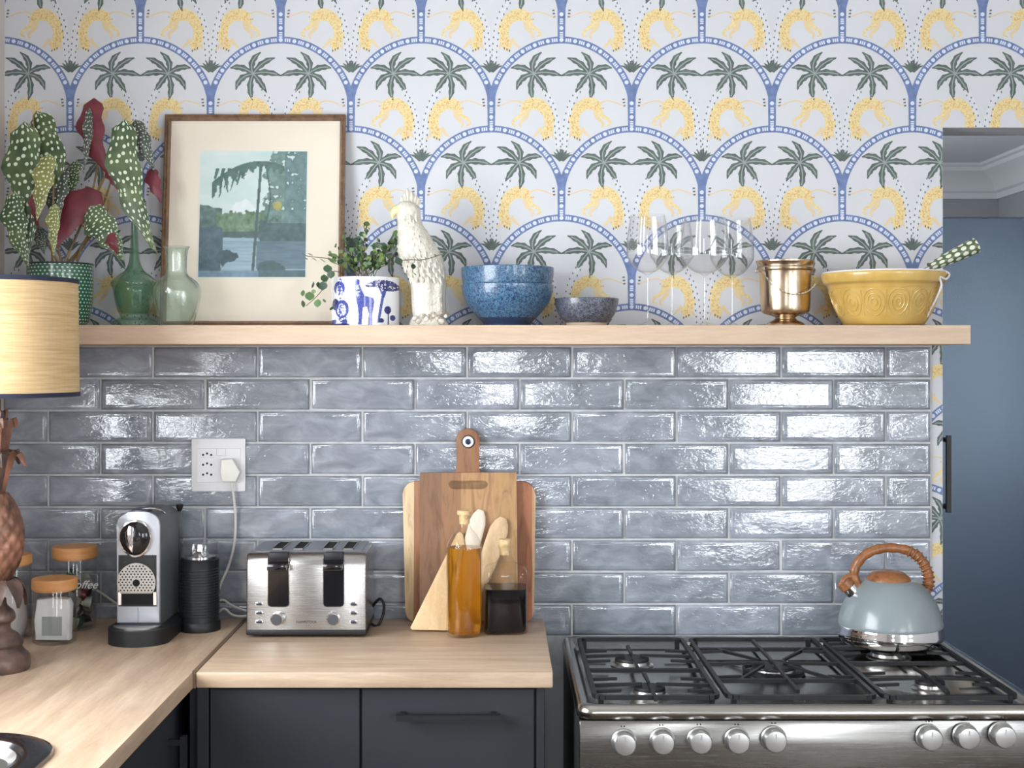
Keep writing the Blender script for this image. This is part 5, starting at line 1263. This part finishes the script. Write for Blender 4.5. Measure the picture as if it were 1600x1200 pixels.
g = G(); q = k(-.12); g.lathe(sbx, sby, [(31*q, SZ+.0002), (32*q, SZ+.0085), (20*q, SZ+.0085)], 40); obj('foot', g, mat('raw_clay', (196, 178, 156), .8), bowl_o)

# wine glasses
def wineglass(cx, y, top, bowl_r, rim_r, bowl_b, label):
    q = k(y); x = X(cx, y); Zp = lambda py: SZ+(507-py)*q
    wide = top+(bowl_b-top)*.62
    pr = [(24, 506.6), (23.5, 505.6), (10, 504), (2.6, 500), (1.7, 490), (1.6, 450), (1.8, bowl_b+10), (3.5, bowl_b+1), (bowl_r*.55, bowl_b-8), (bowl_r*.92, bowl_b-24), (bowl_r, wide), (bowl_r*.95, (top+wide)/2), (rim_r, top)]
    out_ = smooth_prof([(r*q, Zp(p)) for r, p in pr[3:]], 5); base_ = [(r*q, Zp(p)) for r, p in pr[:3]]
    inn = [(r-.0009, z) for r, z in out_[::-1] if z > Zp(bowl_b-3) and r > .004]
    g = G(); g.lathe(x, y, [(24*q, SZ+.0002)]+base_+out_+inn+[(.001, Zp(bowl_b-4))], 48)
    o = obj('wine_glass', g, M['wine']); return tag(recentre(o, (x, y, SZ)), label, 'wine glass', 'wine glasses on the shelf')
wineglass(1012, -.155, 334, 33, 27, 426, 'clear wine glass nearest the small dark bowl')
wineglass(1050, -.058, 345, 34, 28, 425, 'clear wine glass set back, second from the small dark bowl')
wineglass(1101, -.16, 338, 38, 32, 427, 'clear wine glass with the widest bowl, in the middle')
wineglass(1144, -.060, 338, 34, 28, 430, 'clear wine glass nearest the brass bucket')

# brass bucket
BY2 = -.115; q = k(BY2); bx2 = X(1227, BY2)
bkt = thing('champagne_bucket', 'small footed brass bucket with a chain hanging on its front', 'bucket', (bx2, BY2, SZ))
brs = N('worn_brass'); f_ = brs.noise(brs.coord('Object', (3, 3, 1)), 16, 4); brs.set(Base_Color=brs.ramp(f_, [(.3, lin((184, 158, 128))), (.7, lin((222, 204, 180)))]), Metallic=1.0, Roughness=brs.ramp(f_, [(.3, (.16,)*3+(1,)), (.7, (.30,)*3+(1,))]))
zq = lambda py: SZ+.0003+(504-py)*q
g = G(); g.lathe(bx2, BY2, smooth_prof([(29, 504), (30, 501), (25, 497), (17, 493), (17, 489), (30, 485), (36, 482), (37.5, 478)], 4) and [(r*q, zq(z)) for r, z in smooth_prof([(29, 504), (30, 501), (25, 497), (17, 493), (17, 489), (30, 485), (36, 482), (37.5, 478)], 4)]+[(r*q, zq(z)) for r, z in ((38.2, 470), (39, 445), (40, 423), (41, 418), (44, 416), (44.5, 413), (43, 411), (43.5, 407), (45.5, 404), (45.5, 402), (43, 401.5), (41, 404), (38, 440), (36.5, 478), (.05, 481))], 64); obj('body', g, brs.m, bkt, ang=30)
cc = bez(Vector((-38, 415, 0)), Vector((-36, 452, 0)), Vector((10, 472, 0)), Vector((30, 450, 0)), Vector((43, 440, 0)), n=34)
cm = mat('chain_metal', (176, 168, 156), .3, 1)
g = G()
for i, v in enumerate(cc):
    a = math.asin(max(-.999, min(.999, v.x/44.5))); rr = 46*q if i % 2 else 45.2*q; c = Vector((bx2+rr*math.sin(a), BY2-rr*math.cos(a), zq(v.y)))
    nx_ = cc[min(i+1, 34)]; pv = cc[max(i-1, 0)]; t = Vector((nx_.x-pv.x, 0, -(nx_.y-pv.y))).normalized(); u = Vector((0, 1, 0)) if i % 2 else Vector((-t.z, 0, t.x))
    g.tube([c+t*.0027*math.cos(b_)+u*.0016*math.sin(b_) for b_ in [2*PI*j/10 for j in range(10)]], .0007, 5, closed=False)
obj('chain', g, cm, bkt)
for s_ in (-1, 1):
    g = G(); g.tube([(bx2+s_*44*q+.004*math.cos(a), BY2-.004, zq(417)+.005*math.sin(a)) for a in [2*PI*j/14 for j in range(14)]], .001, 6, closed=True); obj('lug', g, brs.m, bkt)

# yellow mixing bowl with relief
YY = -.150; yel = N('mustard_glaze'); f_ = yel.noise(yel.coord(), 24, 4); yel.set(Base_Color=yel.ramp(f_, [(.3, lin((196, 160, 84))), (.7, lin((214, 180, 104)))]), Roughness=.28, Coat_Weight=.5, Coat_Roughness=.1)
o, yx, yy_ = bowl('mixing_bowl', 'wide mustard yellow mixing bowl with moulded arches around it', 1381, YY, [(54, 505), (60, 503), (66, 495), (74, 478), (81, 460), (86, 445), (89, 441), (93, 438), (95.5, 430), (96, 425), (94, 423)], yel.m, n=80)
q = k(YY); zq = lambda py: SZ+.0003+(505-py)*q
def br_(py):   # outer radius at a height
    T = [(495, 66), (478, 74), (460, 81), (445, 86)]
    for (a, ra), (b, rb) in zip(T, T[1:]):
        if b <= py <= a: return ra+(rb-ra)*(a-py)/(a-b)
    return 86
g = G()
def on(a, py, e=.4): r = (br_(py)+e)*q; return (yx+r*math.sin(a), YY-r*math.cos(a), zq(py))
for i in range(-5, 6):
    c = i*.46
    for s_ in (1, .62, .28):
        g.tube([on(c+.20*s_*math.sin(t), 470-20*s_*math.cos(t)) for t in [2*PI*j/28 for j in range(28)]], .0012, 6, closed=True)
    g.tube([on(c+.23, 452), on(c+.23, 470), on(c+.23, 490)], .001, 6)
g.tube([on(-PI/2+PI*j/40, 447) for j in range(41)], .0011, 6)
obj('relief', g, yel.m, o)
# white rim inside, pouring lip
g = G(); g.tube([(yx+93.5*q*math.cos(t), YY+93.5*q*math.sin(t), zq(422.2)) for t in [2*PI*j/72 for j in range(72)]], .0016, 6, closed=True); obj('rim_line', g, gw, o)
# dotted-handled utensil lying in the bowl, with its cord
utn = thing('serving_tool', 'utensil with a green and white spotted handle resting in the yellow bowl', 'utensil', (X(1462, -.13), -.13, zq(424)))
dm = dots_mat('green_white_dots', (84, 100, 68), (224, 228, 208), 8, 8, .36, .35, .3, 1.0)
a, b = P(1452, 418, -.14), P(1526, 383, -.14); g = G(); g.tube([a, a.lerp(b, .25), a.lerp(b, .5), a.lerp(b, .75), b-(b-a)*.01, b], [7.5*q, 8.5*q, 10.5*q, 12*q, 12.5*q, 11*q], 24); obj('handle', g, dm, utn)
c = a-(b-a).normalized()*.05; g = G(); g.tube([a, c], [.004, .003], 10)
d = c-(b-a).normalized()*.035; g.ell((c+d)/2, (.026, .016, .007), 16, 8, M=Matrix.Rotation(-.45, 3, 'Y').inverted()); obj('spoon', g, M['steel'], utn)
g = G(); g.tube(spline([P(1455, 424, -.20), P(1470, 422, -.215), P(1483, 428, -.22), P(1478, 436, -.24), P(1468, 433, -.25), P(1471, 446, -.245), P(1463, 466, -.23), P(1453, 484, -.215), P(1449, 494, -.21)], 6), (.0026), 8)
g.ell(P(1449, 492, -.21), (.0028, .0028, .006), 8, 6); obj('cord', g, M['white_plastic'], utn, label='white hanging cord')
